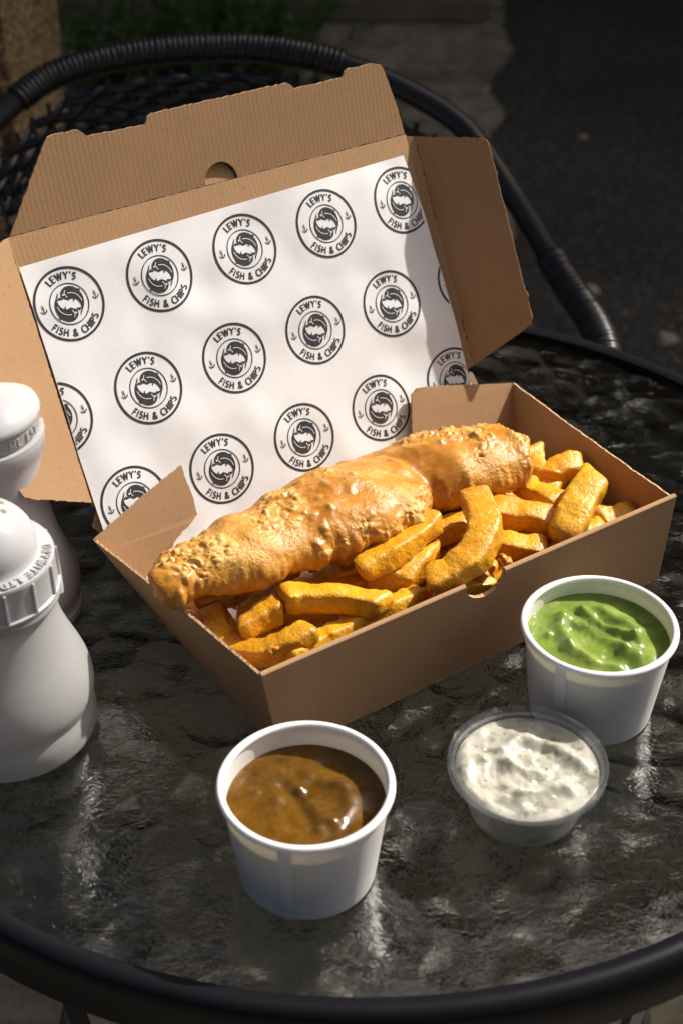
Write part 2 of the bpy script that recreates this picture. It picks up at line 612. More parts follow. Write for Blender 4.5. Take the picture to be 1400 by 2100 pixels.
# ------------------------------------------------------------------ table
TX, TY, TR = 0.0109, 0.8022, 0.352
table = empty('bistro_table', (TX, TY, 0), 'round bistro table with black rim and rippled glass top', 'table')
def glass(name, k_cell, k_lump, k_fine, tint):
    m = Mat(name)
    warp = m.n('ShaderNodeVectorMath', operation='ADD')
    nz = m.n('ShaderNodeTexNoise')
    nz.inputs['Scale'].default_value = 18
    nz.inputs['Detail'].default_value = 2
    m.l(m.co(), nz.inputs['Vector'])
    sc = m.n('ShaderNodeVectorMath', operation='SCALE')
    m.l(nz.outputs['Color'], sc.inputs[0])
    sc.inputs['Scale'].default_value = 0.035
    m.l(m.co(), warp.inputs[0])
    m.l(sc.outputs[0], warp.inputs[1])
    cells = m.vor(34, 'SMOOTH_F1', co=warp.outputs[0], smooth=0.35)
    lump = m.noise(19, 2, 0.45, co=warp.outputs[0])
    fine = m.noise(1, 2, 0.5, co=m.co('Object', (150, 210, 200)), dist=1.2)
    n1 = m.bump(cells, k_cell, 0.010)
    n2 = m.bump(lump, k_lump, 0.012, n1)
    n3 = m.bump(fine, k_fine, 0.0012, n2)
    m.set(color=tint, rough=0.0, trans=1.0, ior=1.7, spec=0.5, normal=n3)
    return m.m
g = lathe([(0, -0.005), (0.36, -0.005), (0.36, 0), (0, 0)], TX, TY, TZ, 96)
gt = obj('glass_top', g, [glass('glass_smooth_face', 0.05, 0.15, 0.22, (0.43, 0.465, 0.46)), glass('glass_rippled_face', 0.40, 0.40, 0.26, (0.43, 0.465, 0.46))], table)
for pl in gt.data.polygons:
    pl.material_index = 1 if pl.normal.z < -.5 else 0
prof = [(TR, -0.008), (TR, 0.0035), (TR + .004, 0.0055), (TR + .009, 0.0055), (TR + .0125, 0.003), (TR + .0145, -0.002), (TR + .0150, -0.014), (TR + .014, -0.028), (TR + .011, -0.029), (TR + .010, -0.0085)]
obj('rim', lathe(prof, TX, TY, TZ, 160, True), m_plain('black_rim_paint', (0.006, 0.006, 0.008), 0.4, 0.12, 900, 0.1, 0.0003), table, True)
for k in range(4):
    a = radians(-97 + 90 * k)
    d = Vector((cos(a), sin(a), 0))
    c = Vector((TX, TY, 0))
    tubeobj('leg', catmull([c + d * (TR - .004) + Vector((0, 0, TZ - 0.021)), c + d * .30 + Vector((0, 0, TZ - 0.16)), c + d * .235 + Vector((0, 0, .36)), c + d * .27 + Vector((0, 0, .13)), c + d * .335 + Vector((0, 0, 0.004))], 8), 0.0105, M_blk, table, 12, up=Vector((-sin(a), cos(a), 0.001)))
obj('leg_ring', lathe([(0.236, -.007), (0.243, 0), (0.236, .007), (0.229, 0)], TX, TY, 0.36, 64, True), M_blk, table, True)

# ------------------------------------------------------------------ cardboard box
YAW = 0.58723404
UX = Vector((cos(YAW), sin(YAW), 0))
NX = Vector((-sin(YAW), cos(YAW), 0))
O = Vector((-0.03542202, 0.61791353, TZ + 0.0012))
ZZ = Vector((0, 0, 1))
def Bx(u, n, z):
    return O + UX * u + NX * n + ZZ * z
L00 = Vector((-0.145, 0.7435, TZ + 0.043))
LU = Vector((0.82622, 0.5633, 0)).normalized()
LM = Vector((-0.268, 0.3937, 0.8793)).normalized()
LN = LU.cross(LM).normalized()
def Lid(u, v, d=0.0):
    return L00 + LU * u + LM * v + LN * d

M_kraft = kraft('kraft_cardboard', (0.385, 0.232, 0.118), flute=tuple(LU))
M_kraftp = kraft('kraft_cardboard_plain', (0.385, 0.232, 0.118))
M_edge = edge_mat()
TH = 0.0016
bxo = empty('takeaway_box', O, 'open brown corrugated cardboard takeaway box holding fish and chips', 'box')

def ngon_fill(pts):
    return [tuple(t) for t in tessellate_polygon([pts])]

def resample(pts, nrm, step=0.0016, jit=0.0, seed=0, skip=()):
    """walk along a closed outline; jitter simulates the ragged cut"""
    rnd = random.Random(seed)
    out = []
    n = len(pts)
    for i in range(n):
        a, b = pts[i], pts[(i + 1) % n]
        L = (b - a).length
        k = max(1, int(L / step))
        for q in range(k):
            p = a.lerp(b, q / k)
            if q and jit and i not in skip:
                j = Vector((rnd.uniform(-jit, jit), rnd.uniform(-jit, jit), rnd.uniform(-jit, jit)))
                p = p + j - nrm * j.dot(nrm)
            out.append(p)
    return out

def panel(name, pts, parent, mat=None, th=TH, jit=0.00028, seed=1, flip=False, bend=None, step=0.0022, smooth=False, skip=()):
    """cardboard panel: a closed 3-D outline given thickness along its normal"""
    pts = [Vector(p) for p in pts]
    nrm = Vector((0, 0, 0))
    for a, b in zip(pts, pts[1:] + pts[:1]):
        nrm += a.cross(b)
    nrm.normalize()
    if flip:
        nrm = -nrm
    op = resample(pts, nrm, step, jit, seed, skip)
    nn = len(op)
    tri = ngon_fill(op)
    vs = op + [p - nrm * th for p in op]
    fs = [t for t in tri] + [tuple(reversed([k + nn for k in t])) for t in tri]
    ne = len(fs)
    for i in range(nn):
        j = (i + 1) % nn
        fs.append((i, i + nn, j + nn, j))
    me = mesh(vs, fs, name)
    o = obj(name, me, [mat or M_kraftp, M_edge], parent)
    idx = [0] * ne + [1] * nn
    o.data.polygons.foreach_set('material_index', idx)
    b = bmesh.new(); b.from_mesh(o.data)
    bmesh.ops.recalc_face_normals(b, faces=b.faces)
    b.to_mesh(o.data); b.free()
    return o

H = 0.066
# floor
panel('floor', [Bx(0, 0, 0.0014), Bx(.2915, 0, 0.0014), Bx(.2915, .143, 0.0014), Bx(0, .143, 0.0014)], bxo, th=0.0014)
# front wall with thumb notch (folded double, so thicker, rounded fold on top)
nc, nr = 0.146, 0.0140
ol = [(0.0, 0.0), (0.2825, 0.0), (0.2975, 0.0015), (0.3018, H)]
ol += [(nc + nr * 1.06 * cos(t), H - 0.9 * nr * sin(t)) for t in [pi * k / 16 for k in range(17)]]
ol += [(-0.0104, H)]
panel('front_wall', [Bx(u, -0.0006 * z / H, z) for u, z in ol], bxo, th=0.0030, jit=0.00012, flip=False, seed=3)
pth = [Bx(-0.0104, 0.0010, H + .0004), Bx(nc - nr * 1.06, 0.0010, H + .0004)]
tubeobj('rolled_edge', pth, 0.0017, M_kraftp, bxo, 8, 0.0012)
tubeobj('rolled_edge', [Bx(nc + nr * 1.06, 0.0010, H + .0004), Bx(.3018, 0.0010, H + .0004)], 0.0017, M_kraftp, bxo, 8, 0.0012)
# side walls, a little slack along the top
def slack(a, b, amt, n=14, seed=0):
    out = []
    for k in range(n + 1):
        t = k / n
        out.append(a.lerp(b, t) + ZZ * (amt * sin(pi * t) + 0.0006 * noise.noise(Vector((t * 7, seed, 0)))))
    return out
FLt, FRt = Bx(-0.0104, 0.0015, H - .0006), Bx(0.3010, 0.0015, H - .0006)
BLt, BRt = Bx(-0.0321, 0.1661, H), Bx(0.3065, 0.1700, H)
panel('side_wall', [Bx(0, 0.0025, 0), Bx(0, 0.143, 0)] + slack(BLt, FLt, 0.0015, seed=2), bxo, jit=0.0003, seed=5, flip=True)
panel('side_wall', [Bx(.2915, 0.0025, 0)] + slack(FRt, BRt, -0.001, seed=4) + [Bx(.2915, 0.143, 0)], bxo, jit=0.0003, seed=6, flip=True)
# ears of the side walls, leaning in front of the lid
panel('corner_flap', [BLt, Bx(.006, .1735, .0790), Bx(.0381, .1791, .0884), Bx(.0395, .1690, .0700), Bx(.0392, .1632, .0589), Bx(.0340, .1612, .0562), Bx(.0119, .1560, .0463), Bx(-.0060, .1505, .0365), Bx(-.0080, .1478, .0315)], bxo, jit=0.0004, seed=7)
panel('corner_flap', [BRt, Bx(.2940, .1446, .0150), Bx(.2080, .1600, .044), Bx(.2123, .1658, .0548), Bx(.2210, .1796, .0800), Bx(.2260, .1807, .0828), Bx(.2367, .1803, .0811)], bxo, jit=0.0003, seed=8, flip=True)
# back panel, folded back in line with the lid
panel('back_wall', [Lid(0.004, .040, -.0006), Lid(-.004, .028, -.0006), Lid(0.006, .010, -.0006), Lid(0.02, -.0465, -.0006), Lid(0.285, -.0465, -.0006), Lid(.298, .010, -.0006), Lid(.3045, .028, -.0006), Lid(.3025, .0375, -.0006), Lid(.2995, .040, -.0006)], bxo, seed=9)
# lid
LW, LH = 0.2982, 0.2119
panel('lid', [Lid(0, .0405), Lid(LW, .0405), Lid(LW, LH), Lid(0, LH)], bxo, mat=M_kraft, seed=10, jit=0.00015, skip=(1, 2, 3))
def hinge_flap(name, f, pts, seed, mat=None, jit=0.00035, skip=()):
    return panel(name, [f(a, b) for a, b in pts], bxo, mat=mat, jit=jit, seed=seed, skip=skip)
# tuck flap along the top of the lid
hor = ZZ.cross(LU).normalized()
tt = radians(14)
FD = hor * sin(tt) + ZZ * cos(tt)
F0 = Lid(0, LH)
def tuck(a, b):
    return F0 + LU * a + FD * b
hole = [(0.1497 + 0.0125 * cos(t), 0.0002 + 0.0128 * sin(t)) for t in [pi * k / 14 for k in range(15)]]
tk = [(0.0015, 0.0004)] + hole[::-1] + [(0.2975, .0004), (.2945, .018), (.2868, .0453), (.2845, .050), (.2788, .0517), (.2576, .0519), (.2553, .0506), (.2535, .0480), (.2521, .0471), (.2147, .0472),
      (.2125, .0500), (.2095, .0520), (.1097, .0524), (.1063, .0510), (.1045, .0476), (.1033, .0465), (.0635, .0478), (.0615, .0502), (.0587, .0527), (.0420, .0532), (.0383, .0524), (.0355, .0495)]
hinge_flap('tuck_flap', tuck, tk, 12, mat=M_kraft)
# side flaps with a double crease
def side(base_u, sgn, p1, p2, w1):
    d1 = LU * (sgn * cos(p1)) + LN * sin(p1)
    d2 = LU * (sgn * cos(p2)) + LN * sin(p2)
    o1 = Lid(base_u, LH)
    s1 = lambda a, b: o1 + d1 * a + LM * b
    o2 = o1 + d1 * w1
    s2 = lambda a, b: o2 + d2 * a + LM * b
    return s1, s2
s1, s2 = side(LW, 1, radians(18), radians(41), 0.0055)
hinge_flap('crease_strip', s1, [(0, -.001), (0, -.1706), (.0054, -.1692), (.0054, -.0028)], 14)
hinge_flap('side_flap', s2, [(0.0002, -.003), (0.0002, -.1690), (.0418, -.1532), (.0462, -.1512), (.0488, -.1470), (.0487, -.133), (.0499, -.1315), (.0497, -.1285), (.0486, -.127), (.0486, -.0868), (.0496, -.0850), (.0488, -.083), (.0486, -.0450), (.0499, -.0425), (.0488, -.0400), (.0490, -.0215), (.0478, -.0185), (.0442, -.0165)], 15)
panel('thumb_tab', [Lid(0.1497 + 0.0112 * cos(pi * k / 12), LH + .0004 + 0.0118 * sin(pi * k / 12), -.0012) for k in range(13)], bxo, mat=M_kraft, seed=21)
s1, s2 = side(0, -1, radians(72), radians(20), 0.0045)
hinge_flap('crease_strip', s1, [(0, -.001), (.0044, -.002), (.0044, -.1680), (0, -.1700)], 16)
hinge_flap('side_flap', s2, [(0.0002, -.0005), (.0440, -.0120), (.0480, -.0150), (.0500, -.0205), (.0500, -.1440), (.0475, -.1500), (.0420, -.1530), (0.0002, -.1690)], 17)

# ------------------------------------------------------------------ greaseproof paper with its print
M_paper = Mat('greaseproof_paper')
pc = M_paper.ramp(M_paper.noise(40, 4, 0.6), [(0.3, (0.79, 0.79, 0.785)), (0.7, (0.84, 0.84, 0.835))])
M_paper.set(color=pc, rough=0.55, spec=0.3, normal=M_paper.bump(M_paper.noise(260, 4, 0.6), 0.12, 0.0006)).translucent((0.8, 0.76, 0.7), 0.08)
M_ink = m_plain('printed_ink', (0.038, 0.038, 0.042), 0.6, 0.25, var=0.25, vs=300)

def pz(u, v):
    p = Vector((u * 14, v * 14, 3.3))
    d = 0.0016 * noise.noise(p) + 0.0010 * noise.noise(p * 2.3 + Vector((5, 1, 0)))
    # a few soft creases from folding
    for a, b, c, amp in ((0.8, 0.6, 0.16, .0009), (-0.5, 0.87, 0.02, .0008), (0.98, -0.2, 0.10, .0007), (0.3, 0.95, 0.16, .0005)):
        s = (a * u + b * v - c) / 0.012
        d += amp * math.exp(-s * s) * (0.5 + noise.noise(Vector((u * 9, v * 9, c * 50))))
    return 0.0026 + d * 1.5
def right_edge(v):
    return 0.2966 - 0.0066 * max(0.0, (v - 0.08) / 0.118) ** 2
def top_edge(u):
    return 0.1930 + 0.0186 * u
def paper_pt(s, t):
    """s across 0..1, t up: 1 = top edge, 0 = crease at the foot of the lid, below 0 lies in the box"""
    if t >= 0:
        v = t * 0.197
        u = s * right_edge(v) + 0.0004 * (1 - s)
        v = t * top_edge(u)
        return Lid(u, v, pz(u, v))
    k = -t
    u = s * 0.285 + 0.004 * (1 - s)
    b = Lid(u, 0, pz(u, 0))
    f = Bx(0.008 + 0.272 * s, .136 - 0.128 * max(0, k - .25) / .75, 0.0042)
    w_ = min(1, k / .25)
    return b.lerp(f, w_) if k < .25 else f
NU, NV, NB = 90, 60, 24
vs, fs = [], []
rows = [(-1 + i / NB) for i in range(NB)] + [i / NV for i in range(NV + 1)]
for t in rows:
    for i in range(NU + 1):
        vs.append(paper_pt(i / NU, t))
for j in range(len(rows) - 1):
    for i in range(NU):
        a = j * (NU + 1) + i
        fs.append((a, a + 1, a + NU + 2, a + NU + 1))
paper = empty('greaseproof_paper', Lid(.15, 0), 'white greaseproof paper printed with round fish logos lining the box lid', 'paper')
po = obj('sheet', mesh(vs, fs), M_paper.m, paper, smooth=True)

# stroke alphabet: unit cap height, (width, strokes)
def arc(cx, cy, rx, ry, a0, a1, n=14):
    return [(cx + rx * cos(radians(a0 + (a1 - a0) * k / n)), cy + ry * sin(radians(a0 + (a1 - a0) * k / n))) for k in range(n + 1)]
S_ = [(.48, .86)] + arc(.27, .735, .19, .20, 50, 260, 12) + arc(.27, .29, .215, .235, 80, -130, 12) + [(.05, .15)]
FONT = {
    'L': (.48, [[(.07, 1), (.07, .07), (.48, .07)]]),
    'E': (.52, [[(.5, .93), (.07, .93), (.07, .07), (.5, .07)], [(.07, .51), (.45, .51)]]),
    'W': (.98, [[(.03, 1), (.27, .06), (.49, .92), (.71, .06), (.95, 1)]]),
    'Y': (.66, [[(.03, 1), (.33, .5), (.63, 1)], [(.33, .5), (.33, 0)]]),
    "'": (.16, [[(.10, 1.02), (.05, .74)]]),
    'S': (.52, [S_]),
    'F': (.48, [[(.07, 0), (.07, .93), (.48, .93)], [(.07, .50), (.42, .50)]]),
    'I': (.14, [[(.07, 0), (.07, 1)]]),
    'H': (.66, [[(.07, 0), (.07, 1)], [(.59, 0), (.59, 1)], [(.07, .51), (.59, .51)]]),
    '&': (.66, [[(.64, .0)] + [(.2, .62)] + arc(.32, .77, .16, .18, 215, -35, 12) + [(.15, .42)] + arc(.27, .26, .21, .2, 130, 300, 10) + [(.62, .46)]]),
    'C': (.66, [arc(.46, .5, .39, .45, 52, 308, 22)]),
    'P': (.54, [[(.07, 0), (.07, .93), (.27, .93)] + arc(.28, .70, .21, .23, 88, -88, 12) + [(.07, .47)]]),
    'D': (.66, [[(.07, .07), (.07, .93), (.25, .93)] + arc(.27, .5, .33, .43, 88, -88, 16) + [(.07, .07)]]),
    'R': (.56, [[(.07, 0), (.07, .93), (.27, .93)] + arc(.28, .70, .21, .23, 88, -88, 12) + [(.07, .47)], [(.3, .47), (.54, 0)]]),
    'T': (.54, [[(.0, .93), (.54, .93)], [(.27, .93), (.27, 0)]]),
    'M': (.84, [[(.06, 0), (.12, 1), (.42, .2), (.72, 1), (.78, 0)]]),
    'N': (.70, [[(.07, 0), (.07, 1), (.63, 0), (.63, 1)]]),
    'A': (.70, [[(.03, 0), (.35, 1), (.67, 0)], [(.14, .32), (.56, .32)]]),
    'G': (.74, [arc(.46, .5, .39, .45, 50, 340, 22) + [(.84, .46), (.52, .46)]]),
    '.': (.14, [[(.07, 0), (.07, .13)]]),
    ' ': (.30, []),
}
def strip(pts, wd, maxlen=0.12):
    """turn a polyline into quads of width wd with mitred joints -> list of (quad points)"""
    P = [Vector((x, y)) for x, y in pts]
    q = [P[0]]
    for a, b in zip(P[:-1], P[1:]):
        k = max(1, int((b - a).length / maxlen))
        for i in range(1, k + 1):
            q.append(a.lerp(b, i / k))
    P = q
    L, Rr = [], []
    for i, p in enumerate(P):
        d0 = (p - P[i - 1]).normalized() if i else (P[1] - p).normalized()
        d1 = (P[i + 1] - p).normalized() if i < len(P) - 1 else d0
        n0, n1 = Vector((-d0.y, d0.x)), Vector((-d1.y, d1.x))
        m = (n0 + n1)
        if m.length < 1e-3:
            m = n0.copy()
        m.normalize()
        k = min(2.2, 1 / max(0.3, m.dot(n1)))
        L.append(p + m * wd / 2 * k)
        Rr.append(p - m * wd / 2 * k)
    return [(L[i], Rr[i], Rr[i + 1], L[i + 1]) for i in range(len(P) - 1)]

def word_quads(txt, wd=0.15, gap=0.17):
    quads, x = [], 0.0
    for ch in txt:
        w_, st_ = FONT[ch]
        for s in st_:
            quads += [[(p.x + x, p.y) for p in q] for q in strip(s, wd)]
        x += w_ + gap
    return quads, x - gap

LOGO_DARK, LOGO_LIGHT = [], []
def ring_quads(r0, r1, n=120):
    return [[(r0 * cos(a), r0 * sin(a)), (r1 * cos(a), r1 * sin(a)), (r1 * cos(b), r1 * sin(b)), (r0 * cos(b), r0 * sin(b))]
            for a, b in ((2 * pi * k / n, 2 * pi * (k + 1) / n) for k in range(n))]
LOGO_DARK += ring_quads(.935, 1.0)
LOGO_DARK += ring_quads(.533, .56, 80)
cap_h = 0.198
q, wd_ = word_quads("LEWY'S", 0.188, 0.19)
rb_ = 0.665
for quad in q:
    LOGO_DARK.append([((rb_ + y * cap_h) * cos(radians(90) - (x - wd_ / 2) * cap_h / 0.76), (rb_ + y * cap_h) * sin(radians(90) - (x - wd_ / 2) * cap_h / 0.76)) for x, y in quad])
q, wd_ = word_quads("FISH & CHIPS", 0.188, 0.19)
rb_ = 0.872
for quad in q:
    LOGO_DARK.append([((rb_ - y * cap_h) * cos(radians(-90) + (x - wd_ / 2) * cap_h / 0.80), (rb_ - y * cap_h) * sin(radians(-90) + (x - wd_ / 2) * cap_h / 0.80)) for x, y in quad])
for ax, ay, ro in ((-.745, .06, .12), (.77, .06, .12)):
    anc = []
    anc += strip([(0, .045), (0, -.11)], .022, .05)
    anc += strip([(-.045, .012), (.045, .012)], .018, .05)
    anc += strip(arc(0, .072, .024, .024, 0, 360, 12), .014, .05)
    anc += strip(arc(0, -.03, .085, .085, 205, 335, 14), .024, .05)
    for quad in anc:
        LOGO_DARK.append([(ax + p.x * cos(ro) - p.y * sin(ro), ay + p.x * sin(ro) + p.y * cos(ro)) for p in quad])
    for s in (-1, 1):
        t = [(.095 * s, -.028), (.058 * s, -.052), (.085 * s, -.082)]
        LOGO_DARK.append([(ax + x * cos(ro) - y * sin(ro), ay + x * sin(ro) + y * cos(ro)) for x, y in t])
# two fish chasing each other round the inner circle
def fish_icon(rot):
    D, Li = [], []
    n = 26
    def pol(r, a):
        a = radians(a) + rot
        return (r * cos(a), r * sin(a))
    up_, lo_ = [], []
    for k in range(n + 1):
        t = k / n
        a = 128 - 158 * t
        rc = .262 + .030 * min(1, t * 2.2) + .085 * t ** 1.5
        hw = .182 * (sin(pi * min(1, t * 3.4) / 2) ** .7) * (1 if t < .38 else max(.12, 1 - ((t - .38) / .62) ** 1.1 * .88))
        up_.append(pol(rc + hw * .95, a)); lo_.append(pol(rc - hw * 1.05, a))
    for k in range(n):
        D.append([up_[k], lo_[k], lo_[k + 1], up_[k + 1]])
    # tail fork
    D.append([pol(.40, -27), pol(.37, -27), pol(.365, -47), pol(.44, -62)])
    D.append([pol(.38, -27), pol(.345, -30), pol(.20, -50), pol(.33, -47)])
    # dorsal, belly fins
    D.append([pol(.44, 58), pol(.505, 38), pol(.475, 32), pol(.445, 40)])
    D.append([pol(.25, 52), pol(.27, 30), pol(.13, 8), pol(.17, 34)])
    # paper-coloured lines: gill, flank, eye
    g_ = [pol(.375 - .20 * k / 8, 92 + 9 * sin(pi * k / 8)) for k in range(9)]
    Li += [[tuple(p) for p in q] for q in strip(g_, .020, .05)]
    fl = [pol(.285 + .075 * k / 12, 84 - 86 * k / 12) for k in range(13)]
    Li += [[tuple(p) for p in q] for q in strip(fl, .018, .05)]
    ex, ey = pol(.29, 110)
    Li.append([(ex + .027 * cos(a), ey + .027 * sin(a)) for a in [2 * pi * k / 10 for k in range(10)]])
    return D, Li
for r_ in (0, pi):
    D, Li = fish_icon(r_)
    LOGO_DARK += D
    LOGO_LIGHT += Li
LR = 0.0231
PROT = radians(1.06)
def logo_bm(polys, cu, cv, lift):
    bm = bmesh.new()
    for poly in polys:
        try:
            bm.faces.new([bm.verts.new((cu + LR * (x * cos(PROT) - y * sin(PROT)), cv + LR * (x * sin(PROT) + y * cos(PROT)), 0)) for x, y in poly])
        except ValueError:
            pass
    # trim at the edges of the sheet
    for co, no in (((0.0010, 0, 0), (-1, 0, 0)), ((right_edge(cv) - .0006, 0, 0), (1, 0, 0))):
        bmesh.ops.bisect_plane(bm, geom=bm.verts[:] + bm.edges[:] + bm.faces[:], plane_co=co, plane_no=no, clear_outer=True)
    for v in bm.verts:
        v.co = Lid(v.co.x, v.co.y, pz(v.co.x, v.co.y) + lift)
    for f in bm.faces:
        f.normal_update()
        if f.normal.dot(LN) < 0:
            f.normal_flip()
    return bm
centres = [(0.0238 + .0638 * k, .1639 + .00133 * k) for k in range(5)] + [(-.0060 + .0640 * k, .0984 + .00115 * k) for k in range(6)] + [(.0262 + .0645 * k, .0337 + .00098 * k) for k in range(5)]
for cu, cv in centres:
    b = logo_bm(LOGO_DARK, cu, cv, 0.00022)
    if not b.faces:
        continue
    lo = obj('printed_logo', b, M_ink, paper)
    b = logo_bm(LOGO_LIGHT, cu, cv, 0.00036)
    if b.faces:
        obj('logo_paper_lines', b, M_paper.m, lo)  # paper-coloured details of the printed fish

# ------------------------------------------------------------------ battered fish
def batter():
    m = Mat('fried_batter')
    big = m.noise(22, 4, 0.6)
    mid = m.noise(110, 5, 0.65)
    fine = m.noise(430, 4, 0.65)
    at = m.n('ShaderNodeAttribute', attribute_name='crust')
    c = m.ramp(big, [(0.30, (0.33, 0.098, 0.006)), (0.48, (0.52, 0.212, 0.019)), (0.68, (0.68, 0.350, 0.055))])
    c2 = m.ramp(mid, [(0.32, (0.32, 0.095, 0.006)), (0.5, (0.54, 0.230, 0.024)), (0.70, (0.76, 0.45, 0.10))])
    c = m.mix(c, c2, 0.38)
    c = m.mix(c, (0.74, 0.46, 0.14), m.math('MULTIPLY', at.outputs['Fac'], 0.75, True))
    r = m.ramp(m.noise(75, 3), [(0.35, (0.21,) * 3), (0.65, (0.43,) * 3)])
    n1 = m.bump(mid, 0.28, 0.0024)
    crisp = m.math('MULTIPLY', fine, m.math('ADD', 0.35, m.math('MULTIPLY', m.ramp(big, [(0.45, (0, 0, 0)), (0.6, (1, 1, 1))]), 0.9)))
    n2 = m.bump(crisp, 0.7, 0.0013, n1)
    m.set(color=c, rough=r, spec=0.5, normal=n2, sss=0.10, sssr=(1.0, 0.5, 0.12), ssss=0.002)
    return m.m
M_batter = batter()

def rough_sweep(bm, path, rs, seg=40):
    """closed sausage with rounded ends; rs: list of (half width, half height) along path"""
    n = len(path)
    rings = []
    for i, (p, t, s, u) in enumerate(frames(path)):
        f = i / (n - 1) * (len(rs) - 1)
        k = min(int(f), len(rs) - 2)
        a = rs[k][0] + (rs[k + 1][0] - rs[k][0]) * (f - k)
        b = rs[k][1] + (rs[k + 1][1] - rs[k][1]) * (f - k)
        rings.append([bm.verts.new(p + s * a * cos(2 * pi * q / seg) + u * b * sin(2 * pi * q / seg)) for q in range(seg)])
    for A, B2 in zip(rings[:-1], rings[1:]):
        for q in range(seg):
            bm.faces.new((A[q], A[(q + 1) % seg], B2[(q + 1) % seg], B2[q]))
    bm.faces.new(list(reversed(rings[0]))); bm.faces.new(rings[-1])

def remesh(bm, voxel, smooth_it=2):
    me = bpy.data.meshes.new('tmp'); bm.to_mesh(me); bm.free()
    o = bpy.data.objects.new('tmp', me); COL.objects.link(o)
    md = o.modifiers.new('r', 'REMESH'); md.mode = 'VOXEL'; md.voxel_size = voxel
    if smooth_it:
        sm = o.modifiers.new('s', 'SMOOTH'); sm.iterations = smooth_it; sm.factor = .5
    dg = bpy.context.evaluated_depsgraph_get()
    ev = o.evaluated_get(dg)
    out = bpy.data.meshes.new_from_object(ev)
    bpy.data.objects.remove(o)
    bpy.data.meshes.remove(me)
    return out

bm = bmesh.new()
p1 = [V(p) for p in [(-0.1080, 0.6725, 0.0775), (-0.1030, 0.6762, 0.079), (-0.0860, 0.6897, 0.081), (-0.0583, 0.7085, 0.0805), (-0.0296, 0.7280, 0.0805), (0.0, 0.7505, 0.0805), (0.0216, 0.7690, 0.0795), (0.0361, 0.7830, 0.078), (0.0455, 0.7920, 0.074)]]
r1 = [(.009, .008), (.0165, .0130), (.0205, .0155), (.0262, .0175), (.0320, .0195), (.0372, .0210), (.0375, .0205), (.0320, .0170), (.0120, .007)]
rough_sweep(bm, catmull(p1, 8), r1)
p2 = [V(p) for p in [(0.0000, 0.7940, 0.062), (0.0150, 0.7970, 0.066), (0.0360, 0.8000, 0.070), (0.0590, 0.8030, 0.0735), (0.0800, 0.8075, 0.0760), (0.0985, 0.8135, 0.0765), (0.1110, 0.8190, 0.0755), (0.1175, 0.8225, 0.074)]]
r2 = [(.008, .008), (.026, .017), (.0305, .0195), (.0300, .0205), (.0295, .0210), (.0285, .0215), (.0255, .0205), (.0150, .0130)]
rough_sweep(bm, catmull(p2, 8), r2)
fm = remesh(bm, 0.00085, 8)
def nz3(p):
    return noise.noise(p)
cos_, nos = [v.co.copy() for v in fm.vertices], [v.normal.copy() for v in fm.vertices]
newc, crusts = [], []
for c, nn in zip(cos_, nos):
    q = c + noise.noise_vector(c * 45) * 0.005 + noise.noise_vector(c * 160) * 0.0012
    d = 0.0052 * noise.noise(q * 24) + 0.0022 * noise.noise(q * 62)
    along = q.x * 0.80 + q.y * 0.60
    # craggy patches, mostly along the upper ridge; the rest is a smooth glossy skin
    crust = noise.noise(q * 21 + Vector((3, 9, 1))) + 0.45 * noise.noise(q * 52) + 0.25 * (nn.z - .55)
    crust = min(1, max(0, (crust - 0.02) * 3.6))
    fl = abs(noise.noise(q * 130)) * 0.0030 + abs(noise.noise(q * 290)) * 0.0020
    d += crust * fl
    # loose nuggets of batter
    m_ = noise.noise(q * 15 + Vector((8, 2, 6))) - .1
    nug = 0.0
    if m_ > 0.05:
        v1 = noise.voronoi(q * 110)[0][0]
        nug = min(1, (m_ - .05) * 4) * max(0, 1 - v1 * 2.1) ** 1.3
        d += 0.0024 * nug
    # drips running down the flanks
    side_ = (1 - max(0, nn.z)) * (1.9 if -0.015 < c.x < 0.05 and c.y < 0.80 else 1.0)
    d += 0.0022 * side_ * noise.noise(Vector((along * 95, q.z * 22, 4))) + 0.0012 * side_ * noise.noise(Vector((along * 230, q.z * 40, 9)))
    newc.append(c + nn * d)
    crusts.append(min(1, crust * abs(noise.noise(q * 120)) * 1.6 + nug * .8 + max(0, noise.noise(q * 330) - .15) * .8 * crust))
fm.vertices.foreach_set('co', [x for c in newc for x in c])
fm.attributes.new('crust', 'FLOAT', 'POINT').data.foreach_set('value', crusts)
fm.update()
fish = obj('battered_fish', fm, M_batter, smooth=True)
fb = V((0.0, 0.765, 0.05))
fm.transform(Matrix.Translation(-fb)); fish.location = fb
tag(fish, 'large golden battered fish lying on the chips in the box', 'fish')

